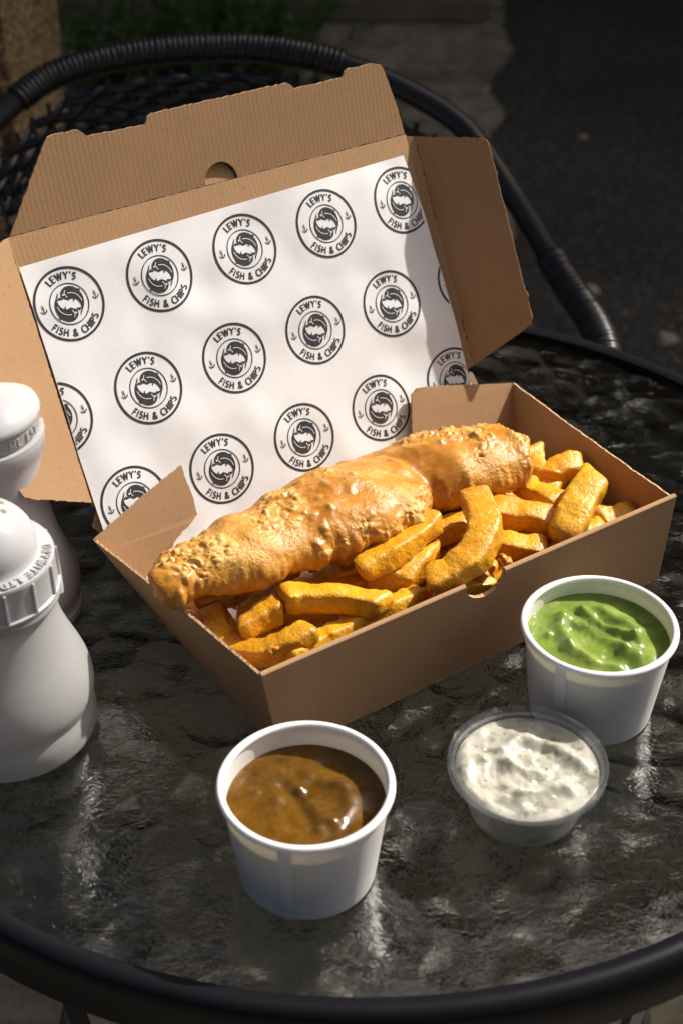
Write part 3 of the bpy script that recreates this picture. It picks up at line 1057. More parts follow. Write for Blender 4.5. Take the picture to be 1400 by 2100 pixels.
# ------------------------------------------------------------------ chips
def chip_mat(name, shift):
    m = Mat(name)
    rnd = m.n('ShaderNodeObjectInfo').outputs['Random']
    a = m.noise(70, 4, 0.6)
    b = m.noise(210, 3, 0.65)
    c = m.ramp(a, [(0.28, (0.58 * shift, 0.220 * shift, 0.005)), (0.44, (0.74 * shift, 0.355 * shift, 0.008)), (0.68, (0.84 * shift, 0.465 * shift, 0.018))])
    c = m.mix(c, m.ramp(b, [(0.3, (0.52, 0.20, 0.005)), (0.7, (0.90, 0.54, 0.04))]), 0.35)
    brown = m.ramp(m.noise(30, 4, 0.7), [(0.56, (1, 1, 1)), (0.72, (0.55, 0.32, 0.15))])
    c = m.mix(c, brown, 0.6, 'MULTIPLY')
    c = m.mix(c, m.ramp(rnd, [(0, (0.86, 0.72, 0.6)), (1, (1.05, 1.03, 1.0))]), 0.7, 'MULTIPLY')
    at = m.n('ShaderNodeAttribute', attribute_name='crisp')
    c = m.mix(c, (0.40, 0.150, 0.010), m.math('MULTIPLY', at.outputs['Fac'], 0.6, True))
    n1 = m.bump(b, 0.55, 0.0022)
    n2 = m.bump(m.noise(640, 4, 0.65), 0.42, 0.0008, n1)
    m.set(color=c, rough=m.ramp(m.noise(160, 3), [(0.35, (0.22,) * 3), (0.65, (0.48,) * 3)]), spec=0.5, normal=n2, sss=0.12, sssr=(1.0, 0.5, 0.06), ssss=0.003)
    return m.m
M_chip = [chip_mat('chip_gold', 1.0), chip_mat('chip_brown', 0.82)]

def chip_bm(pts, wd, seed, hr=0.86, seg=20, nper=None):
    rnd = random.Random(seed)
    pts = [Vector(p) for p in pts]
    L = sum((b - a).length for a, b in zip(pts[:-1], pts[1:]))
    if len(pts) == 2:
        mid = pts[0].lerp(pts[1], .5)
        side_ = (pts[1] - pts[0]).cross(Vector((0, 0, 1))).normalized()
        pts = [pts[0], mid + side_ * rnd.uniform(-.06, .06) * L + Vector((0, 0, rnd.uniform(-.02, .05) * L)), pts[1]]
    nst = max(14, int(L / 0.0022))
    path = catmull(pts, max(3, nst // (len(pts) - 1)))
    n = len(path)
    bm = bmesh.new()
    lay = bm.verts.layers.float.new('crisp')
    rings = []
    tw0, tw1 = rnd.uniform(-.35, .35), rnd.uniform(-.35, .35)
    ta, tb = rnd.uniform(.82, 1.05), rnd.uniform(.82, 1.05)
    sk = [(rnd.uniform(-.7, .7), rnd.uniform(-.5, .5)) for _ in range(2)]
    off = Vector((rnd.uniform(0, 50), rnd.uniform(0, 50), rnd.uniform(0, 50)))
    for i, (p, t, s, u) in enumerate(frames(path)):
        f = i / (n - 1)
        e = min(f, 1 - f) * L
        rc = min(1.0, 0.80 + 0.20 * sqrt(max(0, min(1, e / (wd * .16)))))
        tw = tw0 + (tw1 - tw0) * f
        w2 = wd * .5 * rc * (ta + (tb - ta) * f)
        w2 *= 1 + 0.22 * noise.noise(Vector((f * L * 45, off.x, 1)))
        h2 = w2 * hr * (1 + 0.2 * noise.noise(Vector((f * L * 50, off.y, 7))))
        k_end = sk[0] if f < .5 else sk[1]
        shear = max(0, 1 - e / (wd * .6))
        ringv = []
        for q in range(seg):
            a = 2 * pi * q / seg
            ca, sa = cos(a), sin(a)
            se = 0.36
            x = abs(ca) ** se * (1 if ca >= 0 else -1) * w2
            y = abs(sa) ** se * (1 if sa >= 0 else -1) * h2
            x, y = x * cos(tw) - y * sin(tw), x * sin(tw) + y * cos(tw)
            c = p + s * x + u * y + t * ((x * k_end[0] + y * k_end[1]) * shear)
            nd = (s * x + u * y).normalized()
            cq = c + off
            d = 0.0014 * noise.noise(cq * 70) + 0.0009 * noise.noise(cq * 180) + 0.0007 * abs(noise.noise(cq * 400))
            corner = (2 * abs(ca * sa)) ** 3
            d += corner * 0.0010 * noise.noise(cq * 260)
            vv = bm.verts.new(c + nd * d)
            endf = max(0, 1 - e / (wd * .5))
            vv[lay] = max(0.0, min(1.0, corner * (0.35 + 0.9 * noise.noise(cq * 110)) + endf * (0.30 + 1.2 * noise.noise(cq * 70))))
            ringv.append(vv)
        rings.append(ringv)
    for A, B2 in zip(rings[:-1], rings[1:]):
        for q in range(seg):
            bm.faces.new((A[q], A[(q + 1) % seg], B2[(q + 1) % seg], B2[q]))
    for rg, tdir in ((rings[0], -1), (rings[-1], 1)):
        c = sum((v.co for v in rg), Vector()) / seg
        t = (path[-1] - path[-2]).normalized() if tdir > 0 else (path[0] - path[1]).normalized()
        inner_ = [bm.verts.new(c + (v.co - c) * .62 + t * 0.0011 + noise.noise_vector(v.co * 160) * .0005) for v in rg]
        cv = bm.verts.new(c + t * 0.0012)
        for q in range(seg):
            q2 = (q + 1) % seg
            if tdir > 0:
                bm.faces.new((rg[q], rg[q2], inner_[q2], inner_[q])); bm.faces.new((inner_[q], inner_[q2], cv))
            else:
                bm.faces.new((rg[q2], rg[q], inner_[q], inner_[q2])); bm.faces.new((inner_[q2], inner_[q], cv))
    return bm

CH = [
 ([(-0.036, 0.6843, 0.064), (0.0258, 0.6774, 0.064)], .0178, 0, 'straight golden chip with a dark burnt end lying below the battered fish'),
 ([(-0.0585, 0.6658, 0.056), (-0.036, 0.681, 0.060)], .0150, 1, 'short brown crisp chip stub in the hollow of the hooked chip'),
 ([(-0.0790, 0.6925, 0.047), (-0.0735, 0.6765, 0.046), (-0.0640, 0.6610, 0.046), (-0.0480, 0.6495, 0.051), (-0.0309, 0.6503, 0.057), (-0.0169, 0.6584, 0.062)], .0150, 1, 'hooked brown-gold chip bent into a U in the box corner'),
 ([(-0.0934, 0.7040, 0.034), (-0.0660, 0.6646, 0.034)], .0120, 0, 'slim chip lying along the side wall of the box under the fish tail'),
 ([(-0.0315, 0.6435, 0.052), (0.0052, 0.6702, 0.053), (0.051, 0.7022, 0.054)], .0140, 0, 'long straight chip lying along the front wall of the box'),
 ([(0.0111, 0.7034, 0.070), (0.0577, 0.7494, 0.074)], .0172, 0, 'bright square-cut chip leaning beside the middle of the fish'),
 ([(0.0266, 0.7068, 0.056), (0.0563, 0.7412, 0.058)], .0215, 0, 'fat lumpy chip tucked under the bright square-cut chip'),
 ([(0.0846, 0.7674, 0.079), (0.0885, 0.7371, 0.078), (0.078, 0.7128, 0.072), (0.0541, 0.6992, 0.064)], .0178, 0, 'big banana-shaped golden chip curving down to the notch'),
 ([(0.0555, 0.7580, 0.055), (0.0800, 0.7680, 0.057)], .0190, 1, 'stubby chip behind the banana-shaped chip'),
 ([(0.0930, 0.7745, 0.063), (0.1383, 0.7659, 0.061)], .0162, 0, 'split chip lying on a round-ended chip in the sunny end of the box'),
 ([(0.0900, 0.7500, 0.056), (0.1283, 0.7450, 0.056)], .0165, 0, 'smooth round-ended chip beside the banana-shaped chip'),
 ([(0.118, 0.8115, 0.060), (0.1419, 0.7833, 0.062)], .0172, 0, 'wedge-shaped chip just beyond the thick end of the fish'),
 ([(0.1628, 0.7910, 0.0775), (0.1370, 0.7450, 0.0630)], .0185, 0, 'big bright chip propped upright against the front wall corner'),
 ([(0.1357, 0.832, 0.048), (0.1635, 0.8454, 0.053)], .0167, 0, 'chip lying by the far end wall of the box'),
 ([(0.1325, 0.8623, 0.054), (0.132, 0.8340, 0.048)], .0140, 0, 'small chip end peeping out beside the head of the fish'),
 ([(0.1660, 0.7960, 0.041), (0.1935, 0.8030, 0.038)], .0149, 1, 'dull chip in the shaded end corner of the box'),
]
CHG = 'chips filling the cardboard box'
for i, (pts, wd, mi, lab) in enumerate(CH):
    top('chip', chip_bm([V(p) for p in pts], wd * 1.1, 100 + i, hr=.80 if wd > .016 else .9), M_chip[mi], lab, 'chip', CHG)
more_ = [
 ([(-0.0890, 0.7000, 0.050), (-0.0650, 0.7070, 0.050)], .0150), ([(-0.0620, 0.6900, 0.045), (-0.0400, 0.7000, 0.050)], .0150),
 ([(-0.0960, 0.7140, 0.034), (-0.0740, 0.7000, 0.034)], .0130), ([(-0.0720, 0.7150, 0.046), (-0.0400, 0.7000, 0.046)], .0140),
 ([(0.0755, 0.7245, 0.048), (0.0957, 0.7318, 0.050)], .0140), ([(0.0626, 0.7060, 0.050), (0.0935, 0.7170, 0.050)], .0113),
 ([(-0.0181, 0.7196, 0.046), (0.0136, 0.729, 0.052)], .0139), ([(-0.0618, 0.709, 0.041), (-0.0387, 0.7054, 0.042)], .0119),
 ([(-0.013, 0.6773, 0.044), (0.0049, 0.6725, 0.044)], .0100), ([(0.0942, 0.8031, 0.048), (0.1222, 0.8291, 0.048)], .0165),
 ([(0.1549, 0.7708, 0.046), (0.1698, 0.7832, 0.046)], .0127), ([(-0.002, 0.7007, 0.042), (0.0298, 0.7076, 0.044)], .0131),
 ([(0.1014, 0.7396, 0.040), (0.130, 0.7537, 0.042)], .0136), ([(-0.0802, 0.703, 0.042), (-0.0607, 0.6732, 0.041)], .0116),
 ([(0.0, 0.7322, 0.041), (0.05, 0.76, 0.043)], .0135), ([(0.0477, 0.7066, 0.042), (0.0706, 0.7396, 0.043)], .0135),
 ([(-0.0438, 0.6452, 0.034), (-0.0255, 0.6579, 0.037)], .0114), ([(0.1490, 0.8080, 0.044), (0.1730, 0.8220, 0.042)], .0150),
]
rnd = random.Random(77)
for _ in range(80):                                     # lower layers of the heap
    u0, n0 = rnd.uniform(.03, .27), rnd.uniform(.030, .125)
    z0 = rnd.choice((0.013, 0.026, 0.034, 0.040, 0.043))
    a = rnd.uniform(-.9, .9)
    L = rnd.uniform(.022, .036)
    pa, pb = (u0 - L * cos(a), n0 - L * sin(a)), (u0 + L * cos(a), n0 + L * sin(a))
    cl = lambda p: (min(.276, max(.014, p[0])), min(.124, max(.014, p[1])))
    pa, pb = cl(pa), cl(pb)
    if (Vector(pa) - Vector(pb)).length < .03 or (min(pa[0], pb[0]) < .062 and min(pa[1], pb[1]) < .095 and z0 > .027):
        continue
    A3, B3 = Bx(*pa, z0), Bx(*pb, z0 + rnd.uniform(-.002, .004))
    more_.append(([A3 - ZZ * TZ, B3 - ZZ * TZ], rnd.uniform(.0125, .016)))
for i, (pts, wd) in enumerate(more_):
    mid = V(pts[0]).lerp(V(pts[-1]), .5) - O
    mu, mn = mid.dot(UX), mid.dot(NX)
    lab = 'golden chip half buried under the other chips beside the front wall notch'
    if mn > .08:
        lab = 'golden chip lying underneath the battered fish'
    elif mu < .09:
        lab = 'golden chip half buried around the hooked chip under the fish tail'
    elif mu > .19:
        lab = 'golden chip half buried around the upright chip at the box end'
    top('chip', chip_bm([V(p) for p in pts], wd, 300 + i, hr=.9, seg=16), M_chip[i % 3 == 0], lab, 'chip', CHG)
# crumbs of batter among the chips
for i, (p, s) in enumerate((((0.0065, 0.6790, 0.054), .0055), ((0.0150, 0.6760, 0.053), .004), ((0.0850, 0.7150, 0.058), .0045), ((0.1010, 0.7260, 0.060), .004), ((-0.0395, 0.6425, 0.060), .0035), ((0.0260, 0.6880, 0.056), .0045))):
    b = bmesh.new()
    bmesh.ops.create_icosphere(b, subdivisions=3, radius=s)
    for v in b.verts:
        v.co = v.co * (1 + 0.75 * noise.noise(v.co * 260 + Vector((i * 7, 0, 0)))) + V(p)
    top('batter_scrap', b, M_batter, 'small crumb of loose batter among the chips', 'batter scrap', 'loose batter crumbs')

# ------------------------------------------------------------------ paper cups and sauces
def cup_paper():
    m = Mat('white_cup_board')
    m.set(color=m.ramp(m.noise(20, 3), [(0.3, (0.82, 0.81, 0.775)), (0.7, (0.86, 0.85, 0.815))]), rough=0.42, spec=0.35, normal=m.bump(m.noise(350, 3), 0.06, 0.0004))
    m.translucent((0.95, 0.88, 0.70), 0.22)
    return m.m
M_cup = cup_paper()
M_seam = m_plain('cup_board_seam', (0.70, 0.70, 0.69), 0.5, 0.3)
M_cuprim = m_plain('white_cup_rim', (0.82, 0.82, 0.81), 0.35, 0.4)
def paper_cup(cx, cy, label, seam_ang):
    t = empty('paper_cup', (cx, cy, TZ + 0.0012), label, 'cup')
    rT, rB, Hc = 0.0436, 0.0366, 0.0605
    prof = [(rB - .0006, 0.0006), (rB, 0.0), (rT, Hc), (rT - .0007, Hc), (rB - .0007, 0.0012)]
    wv = obj('cup_wall', lathe(prof, cx, cy, TZ + .0014, 96, True), M_cup, t, True)
    obj('cup_base', lathe([(0, .0045), (rB - .0012, .0045), (rB - .0008, .0060), (rB - .0008, .0052), (0, .0037)][::-1], cx, cy, TZ + .0014, 64), M_cup, t, True)
    rim = []
    for k in range(12):
        a = 2 * pi * k / 12
        rim.append((0.0437 + .0021 * cos(a), Hc + .0004 + .0021 * sin(a)))
    obj('rolled_rim', lathe(rim, cx, cy, TZ + .0014, 96, True), M_cuprim, t, True)
    # overlapped seam of the board
    vs, fs = [], []
    n = 8
    for k in range(n + 1):
        a = seam_ang + (k / n - .5) * 0.165
        for z in (0.0003, Hc - .0016):
            r = rB + (rT - rB) * z / Hc + .00035
            vs.append((cx + r * cos(a), cy + r * sin(a), TZ + .0014 + z))
    for k in range(n):
        fs.append((2 * k, 2 * k + 2, 2 * k + 3, 2 * k + 1))
    me = mesh(vs, fs)
    b = bmesh.new(); b.from_mesh(me)
    bmesh.ops.solidify(b, geom=b.faces[:], thickness=-0.0003)
    obj('seam', b, M_seam, t, False)
    return t
CUR, PEA = (-0.0182, 0.5353), (0.1495, 0.6617)
paper_cup(*CUR, 'white paper cup of brown curry sauce in front of the box', radians(-103))
paper_cup(*PEA, 'white paper cup of green mushy peas beside the box', radians(-127))

def sauce(name, cx, cy, z, rr, fn, mat, label, cat, depth=.02, rings=46, seg=110, rbot=None):
    bm = bmesh.new()
    c0 = bm.verts.new((cx, cy, TZ + z + fn(0, 0)))
    prev = None
    for i in range(1, rings + 1):
        r = rr * i / rings
        f = max(0, (i / rings - .86) / .14)
        cur = []
        for k in range(seg):
            a = 2 * pi * k / seg
            x, y = r * cos(a), r * sin(a)
            cur.append(bm.verts.new((cx + x, cy + y, TZ + z + fn(x, y) * (1 - f * f) + .0007 * f)))
        for k in range(seg):
            k2 = (k + 1) % seg
            if prev is None:
                bm.faces.new((c0, cur[k], cur[k2]))
            else:
                bm.faces.new((prev[k], cur[k], cur[k2], prev[k2]))
        prev = cur
    rbm = rbot or rr * .96
    low = [bm.verts.new((cx + rbm * cos(2 * pi * k / seg), cy + rbm * sin(2 * pi * k / seg), TZ + z - depth)) for k in range(seg)]
    for k in range(seg):
        k2 = (k + 1) % seg
        bm.faces.new((prev[k], low[k], low[k2], prev[k2]))
    bm.faces.new(low[::-1])
    return top(name, bm, mat, label, cat, base=(cx, cy, TZ + z - depth))

def ridge(x, y, pts, wd, h):
    """soft ridge along a polyline, scaled heights"""
    best = 1e9
    for a, b in zip(pts[:-1], pts[1:]):
        ax, ay = a; bx_, by_ = b
        dx, dy = bx_ - ax, by_ - ay
        t = max(0, min(1, ((x - ax) * dx + (y - ay) * dy) / (dx * dx + dy * dy)))
        best = min(best, (x - ax - t * dx) ** 2 + (y - ay - t * dy) ** 2)
    return h * math.exp(-best / (wd * wd))
def lumps(x, y, L):
    return sum(h * math.exp(-((x - a) ** 2 + (y - b) ** 2) / (s * s)) for a, b, s, h in L)

def curry_fn(x, y):
    p = Vector((x * 45, y * 45, 1.7))
    d = .0011 * noise.noise(p) + .0005 * noise.noise(p * 2.6)
    d += lumps(x, y, ((-.004, .009, .0042, .0024), (.013, -.014, .0045, .0026), (.007, -.019, .0038, .0022), (-.015, .003, .005, .0015), (.004, -.004, .005, .0012), (.017, .012, .005, .0014), (-.026, .008, .0034, .0013), (.001, .020, .005, .0012)))
    d += ridge(x, y, [(-.012, .012), (-.004, .001), (.003, -.016)], .004, -.0014)
    d += ridge(x, y, [(.010, .014), (.020, .010), (.022, -.004), (.016, -.016)], .0035, .0010)
    return d * 1.35
M_curry = Mat('curry_sauce')
cc_ = M_curry.ramp(M_curry.noise(60, 5, .6), [(.3, (.070, .033, .0035)), (.55, (.125, .057, .005)), (.75, (.19, .088, .008))])
M_curry.set(color=M_curry.mix(cc_, M_curry.ramp(M_curry.noise(420, 2), [(.3, (.7, .62, .5)), (.7, (1.15, 1.15, 1.1))]), .5, 'MULTIPLY'), rough=.22, spec=.4, normal=M_curry.bump(M_curry.noise(330, 3), .18, .0006), sss=.2, sssr=(1, .4, .06), ssss=.003)
sauce('curry_sauce', *CUR, .0490, .0417, curry_fn, M_curry.m, 'glossy brown curry sauce filling the paper cup', 'sauce', .03, rbot=.0382)

def pea_fn(x, y):
    p = Vector((x * 40, y * 40, 6.1))
    d = .0016 * noise.noise(p) + .0009 * noise.noise(p * 2.4) + .0003 * noise.noise(p * 8)
    d += ridge(x, y, [(-.006, .024), (-.001, .014), (.008, .004), (.019, -.003)], .0036, .0036)
    d += ridge(x, y, [(-.020, .019), (-.021, .006), (-.016, -.012), (-.006, -.024), (.008, -.028)], .0042, .0028)
    d += ridge(x, y, [(-.016, .016), (-.006, .010), (.004, -.002), (.013, -.012)], .0048, .0024)
    d += ridge(x, y, [(.006, .025), (.014, .017), (.025, .008)], .0048, .0026)
    d += lumps(x, y, ((.0225, -.0045, .0058, .0042), (.0200, -.0190, .0072, .0046), (-.029, .003, .003, .0024), (-.020, -.008, .004, .0022), (.012, -.013, .0045, .0018), (.012, .002, .005, .0014)))
    return d * 1.5
M_peas = Mat('mushy_peas')
pcol = M_peas.ramp(M_peas.noise(55, 5, .6), [(.3, (.125, .188, .024)), (.55, (.19, .262, .044)), (.75, (.28, .35, .082))])
M_peas.set(color=pcol, rough=.26, spec=.5, normal=M_peas.bump(M_peas.noise(420, 3, .6), .28, .0008), sss=.3, sssr=(.6, 1, .15), ssss=.004)
sauce('mushy_peas', *PEA, .0520, .0421, pea_fn, M_peas.m, 'lumpy bright green mushy peas in the paper cup', 'peas', .03, rbot=.0385)

# clear pot of tartare sauce
TAR = (0.1011, 0.5772)
def clear_plastic():
    m = Mat('clear_plastic')
    tr = m.n('ShaderNodeBsdfTransparent'); tr.inputs[0].default_value = (.985, .99, .99, 1)
    gl = m.n('ShaderNodeBsdfGlossy'); gl.inputs['Roughness'].default_value = .12
    di = m.n('ShaderNodeBsdfTranslucent'); di.inputs[0].default_value = (.85, .88, .92, 1)
    df = m.n('ShaderNodeBsdfDiffuse'); df.inputs[0].default_value = (.8, .83, .88, 1)
    mh = m.n('ShaderNodeMixShader'); mh.inputs[0].default_value = .5
    m.l(di.outputs[0], mh.inputs[1]); m.l(df.outputs[0], mh.inputs[2])
    m1 = m.n('ShaderNodeMixShader'); m1.inputs[0].default_value = .05
    m.l(tr.outputs[0], m1.inputs[1]); m.l(mh.outputs[0], m1.inputs[2])
    m2 = m.n('ShaderNodeMixShader')
    m2.inputs[0].default_value = 0.06; m.l(m1.outputs[0], m2.inputs[1]); m.l(gl.outputs[0], m2.inputs[2])
    m.l(m2.outputs[0], m.out.inputs[0])
    return m.m
M_clear = clear_plastic()
pot = empty('sauce_pot', (*TAR, TZ + .0012), 'small clear plastic pot of tartare sauce between the paper cups', 'pot')
Hp, rP, rPb = .0365, .0402, .0308
obj('pot_wall', lathe([(0, .0008), (rPb - .002, .0008), (rPb + .0006, .0022), (rP, Hp - .004), (rP + .0012, Hp - .0034), (rP + .0012, Hp - .0028), (rP - .0006, Hp - .0032), (rPb + .0, .003), (rPb - .0024, .0016), (0, .0016)], *TAR, TZ + .0006, 96), M_clear, pot, True)
obj('pot_rim', lathe([(rP - .0004, Hp - .004), (rP + .0034, Hp - .004), (rP + .0036, Hp), (rP + .0026, Hp + .0008), (rP + .0020, Hp - .0004), (rP + .0004, Hp - .0002), (rP - .0002, Hp)], *TAR, TZ + .0006, 96, True), M_clear, pot, True)
for a in (20, 75, 110, 150, 188, 243, 262, 318):
    a = radians(a)
    r = rP + .0019
    b = box_bm(-.0018, .0018, -.0004, .0004, -.0006, .0016, .0002)
    b.transform(Matrix.Translation((TAR[0] + r * cos(a), TAR[1] + r * sin(a), TZ + .0006 + Hp)) @ Matrix.Rotation(a, 4, 'Z'))
    obj('rim_nib', b, M_clear, pot)
def tar_fn(x, y):
    p = Vector((x * 55, y * 55, 2.2))
    d = .0022 * noise.noise(p) + .0012 * noise.noise(p * 2.3) + .0007 * noise.noise(p * 6)
    d += lumps(x, y, ((-.012, .004, .0055, .0042), (.016, -.012, .006, .0048), (.003, .008, .005, .0032), (-.024, .006, .005, .0030), (.021, -.018, .004, .003), (-.006, -.022, .004, .003)))
    d += ridge(x, y, [(-.010, .001), (.000, -.004), (.010, -.006)], .0032, .0030)
    d += ridge(x, y, [(-.014, -.024), (-.004, -.020), (.006, -.018), (.012, -.016)], .0036, .0034)
    d += ridge(x, y, [(-.012, .013), (-.002, .022), (.012, .020), (.022, .010), (.030, .002)], .0040, .0036)
    d -= lumps(x, y, ((.006, .014, .008, .0026), (.013, -.008, .004, .0022)))
    d += .0030 * (1 if x < -.02 else 0.0) * min(1, (-.02 - x) / .012)
    return d
M_tar = Mat('tartare_sauce')
tb_ = M_tar.ramp(M_tar.noise(70, 4, .6), [(.35, (.40, .385, .31)), (.65, (.52, .50, .42))])
herb = M_tar.ramp(M_tar.noise(120, 3, .55, dist=.5), [(.55, (1, 1, 1)), (.68, (.30, .31, .25))])
dots = M_tar.ramp(M_tar.vor(230), [(.10, (.22, .17, .09)), (.17, (1, 1, 1))])
dmask = M_tar.ramp(M_tar.noise(90, 1), [(.54, (0, 0, 0)), (.58, (1, 1, 1))])
tc_ = M_tar.mix(tb_, herb, .6, 'MULTIPLY')
tc_ = M_tar.mix(tc_, M_tar.mix(tc_, dots, 1.0, 'MULTIPLY'), dmask)
M_tar.set(color=tc_, rough=.2, spec=.5, normal=M_tar.bump(M_tar.noise(260, 3), .3, .0008), sss=.6, sssr=(1, .92, .7), ssss=.008)
ts = sauce('tartare_sauce', *TAR, .0312, .0390, tar_fn, M_tar.m, 'creamy white tartare sauce flecked with herbs in the clear pot', 'sauce', .0284, rbot=.0302)

# ------------------------------------------------------------------ salt shaker and vinegar bottle
def waxy(name, col, tcol, fac, rough=.35):
    m = Mat(name)
    m.set(color=m.ramp(m.noise(18, 3), [(.3, tuple(c * .96 for c in col)), (.7, col)]), rough=rough, spec=.4, normal=m.bump(m.noise(220, 3), .05, .0006), sss=.25, sssr=(1, .95, .9), ssss=.006)
    m.translucent(tcol, fac)
    return m.m
M_salt = waxy('milky_plastic', (.43, .43, .42), (.80, .78, .74), .30)
M_lid = waxy('white_lid_plastic', (.47, .475, .48), (.6, .6, .6), .10, .26)
def vinegar_mat():
    m = Mat('milky_plastic_with_vinegar')
    ge = m.n('ShaderNodeSeparateXYZ')
    m.l(m.co(), ge.inputs[0])
    lev = m.math('ADD', ge.outputs['Z'], m.math('MULTIPLY', m.noise(30, 2), .004))
    c = m.ramp(lev, [(.118, (.66, .64, .67)), (.127, (.52, .51, .53))])
    tcol = m.ramp(lev, [(.118, (.62, .44, .38)), (.127, (.85, .85, .9))])
    m.set(color=c, rough=.32, spec=.45, sss=.2, sssr=(1, .8, .7), ssss=.005)
    m.translucent(tcol, .35)
    return m.m
def emboss(txt, cx, cy, r, z, a0, size, parent, mat, flat=True, rise=.0009, gap=.3, wd=.16):
    """raised lettering running clockwise round a lid (flat, tops outward) or round a wall (upright)"""
    quads, wtot = word_quads(txt, wd, gap)
    bm = bmesh.new()
    for qd in quads:
        lo, hi = [], []
        for x, y in qd:
            if flat:
                a = a0 - x * size / r
                rr = r + (y - .5) * size
                lo.append((cx + rr * cos(a), cy + rr * sin(a), z)); hi.append((cx + rr * cos(a), cy + rr * sin(a), z + rise))
            else:
                a = a0 + x * size / r
                lo.append((cx + r * cos(a), cy + r * sin(a), z + y * size)); hi.append((cx + (r + rise) * cos(a), cy + (r + rise) * sin(a), z + y * size))
        L = [bm.verts.new(p) for p in lo]; Hh = [bm.verts.new(p) for p in hi]
        bm.faces.new(Hh)
        for k in range(4):
            bm.faces.new((L[k], L[(k + 1) % 4], Hh[(k + 1) % 4], Hh[k]))
    bmesh.ops.recalc_face_normals(bm, faces=bm.faces)
    return obj('raised_lettering', bm, mat, parent)

SX, SY = -0.195, 0.643
salt = empty('salt_shaker', (SX, SY, TZ + .0012), 'white plastic salt shaker with domed holed lid in front of the vinegar bottle', 'salt shaker')
ctl = [(.046, 0), (.0492, .0016), (.0502, .006), (.0502, .013), (.0490, .019), (.0484, .0215), (.0492, .024), (.0508, .030), (.0506, .037), (.0490, .045), (.0455, .055), (.0415, .065), (.0380, .076), (.0357, .087), (.0350, .095), (.0352, .100)]
cp = [(p.x, p.y) for p in catmull([Vector((r, z, 0)) for r, z in ctl], 4)]
obj('body', lathe([(0, 0)] + cp + [(.030, .1005), (.030, .13), (0, .13)], SX, SY, TZ + .0012, 96), M_salt, salt, True)
obj('neck_ring', lathe([(.034, .0975), (.0385, .098), (.0392, .1002), (.0385, .1022), (.034, .1025)], SX, SY, TZ + .0012, 96, True), M_salt, salt, True)
lidp = [(.034, .1032), (.0392, .1034), (.0396, .1055), (.0384, .1062), (.0382, .1240), (.0386, .1255), (.0380, .1270), (.0312, .1282), (.0304, .1290), (.0300, .1325)]
lidp += [(.0300 * cos(t), .1325 + .0262 * sin(t)) for t in [pi / 2 * k / 14 for k in range(1, 14)]] + [(0, .1587)]
lid_o = obj('lid', lathe(lidp, SX, SY, TZ + .0012, 96), M_lid, salt, True)
for k in range(14):
    a = 2 * pi * k / 14 + .25
    b = box_bm(-.0008, .0012, -.0007, .0007, .1060, .1250, .0002)
    b.transform(Matrix.Translation((SX + .0386 * cos(a), SY + .0386 * sin(a), TZ + .0012)) @ Matrix.Rotation(a, 4, 'Z'))
    obj('grip_rib', b, M_lid, lid_o)
M_hole = m_plain('hole_shadow', (.22, .19, .15), .8, .1)
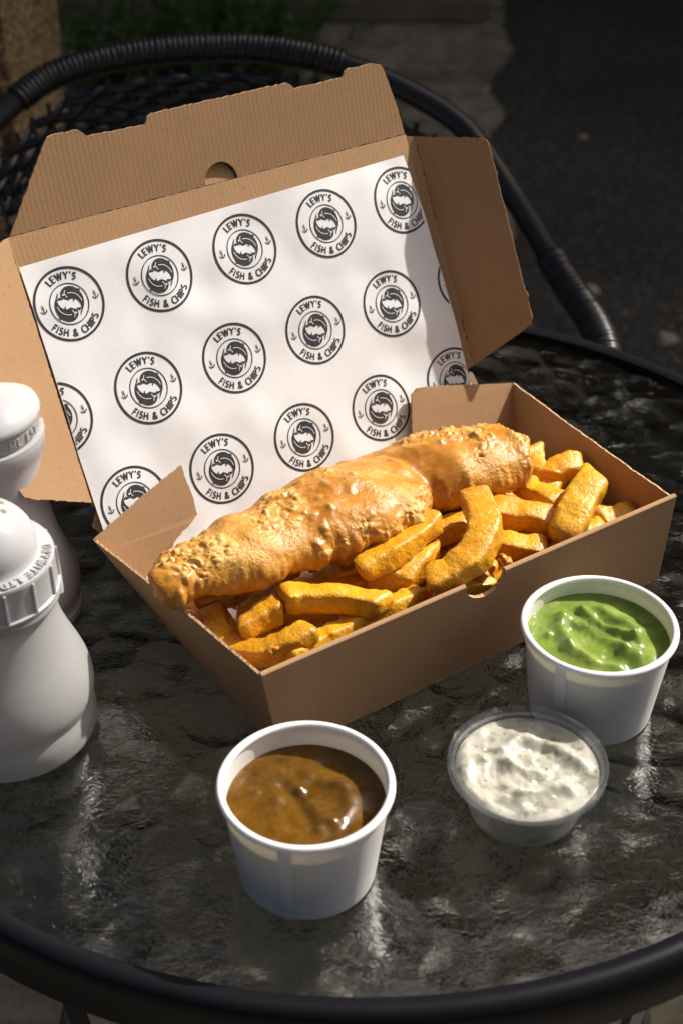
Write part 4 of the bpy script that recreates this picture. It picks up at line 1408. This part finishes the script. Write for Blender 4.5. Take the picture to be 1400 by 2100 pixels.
for r_, nn_, ph in ((.0, 1, 0), (.0075, 6, .2), (.0150, 11, .05)):
    for k in range(nn_):
        a = 2 * pi * k / nn_ + ph
        zc = .1325 + .0262 * sqrt(1 - (r_ / .030) ** 2)
        nrm_ = Vector((r_ * cos(a) / .03 ** 2, r_ * sin(a) / .03 ** 2, (zc - .1325) / .0262 ** 2)).normalized()
        b = bmesh.new()
        bmesh.ops.create_circle(b, cap_ends=True, segments=14, radius=.00135)
        rim_ = [e for e in b.edges]
        ext = bmesh.ops.extrude_edge_only(b, edges=rim_)
        for v in [x for x in ext['geom'] if isinstance(x, bmesh.types.BMVert)]:
            v.co = Vector((v.co.x * 1.35, v.co.y * 1.35, -.0005))
        for v in b.verts:
            pass
        b.transform(Matrix.Translation(Vector((SX, SY, TZ + .0012)) + Vector((r_ * cos(a), r_ * sin(a), zc)) + nrm_ * .00025) @ nrm_.to_track_quat('Z', 'Y').to_matrix().to_4x4())
        obj('shaker_hole', b, M_hole, lid_o)
emboss('DRYWITE LTD', SX, SY, .0346, TZ + .0012 + .1276, radians(12), .0050, lid_o, M_lid, gap=.30, wd=.2)

VX, VY = -0.218, 0.752
vin = empty('vinegar_bottle', (VX, VY, TZ + .0012), 'white plastic vinegar bottle with black spout tip behind the salt shaker', 'vinegar bottle')
ctl = [(.046, 0), (.0486, .0014), (.0495, .004), (.0494, .0085), (.0478, .0095), (.0476, .0165), (.0486, .0178), (.0493, .022), (.0490, .028), (.0470, .036), (.0435, .046), (.0398, .058), (.0370, .072), (.0352, .088), (.0350, .100), (.0356, .113), (.0368, .122), (.0385, .128), (.0394, .133), (.0392, .1375)]
cp = [(p.x, p.y) for p in catmull([Vector((r, z, 0)) for r, z in ctl], 3)]
vb = obj('body', lathe([(0, 0)] + cp + [(.034, .1385), (.034, .150), (0, .150)], VX, VY, TZ + .0012, 96), vinegar_mat(), vin, True)
obj('neck_ring', lathe([(.033, .1390), (.0368, .1392), (.0368, .1480), (.033, .1482)], VX, VY, TZ + .0012, 96, True), M_salt, vin, True)
cap_o = obj('cap', lathe([(.0335, .1485), (.0376, .1490), (.0386, .1512), (.0378, .1535), (.0345, .1570), (.0280, .1610), (.0190, .1650), (.0120, .1675), (.0085, .1720), (0, .1725)], VX, VY, TZ + .0012, 96), M_lid, vin, True)
obj('spout_tip', lathe([(0, .1722), (.0098, .1722), (.0102, .1760), (.0088, .1830), (.0050, .1850), (0, .1852)], VX, VY, TZ + .0012, 40), m_plain('black_rubber_tip', (.012, .012, .013), .25, .5), vin, True)
emboss('ML EST', VX, VY, .0368, TZ + .0012 + .1408, radians(-48), .0052, vin, M_salt, flat=False, rise=.0006)
emboss('ENGLAND', VX, VY, .0477, TZ + .0012 + .0105, radians(-72), .0052, vin, vb.data.materials[0], flat=False, rise=.0006)
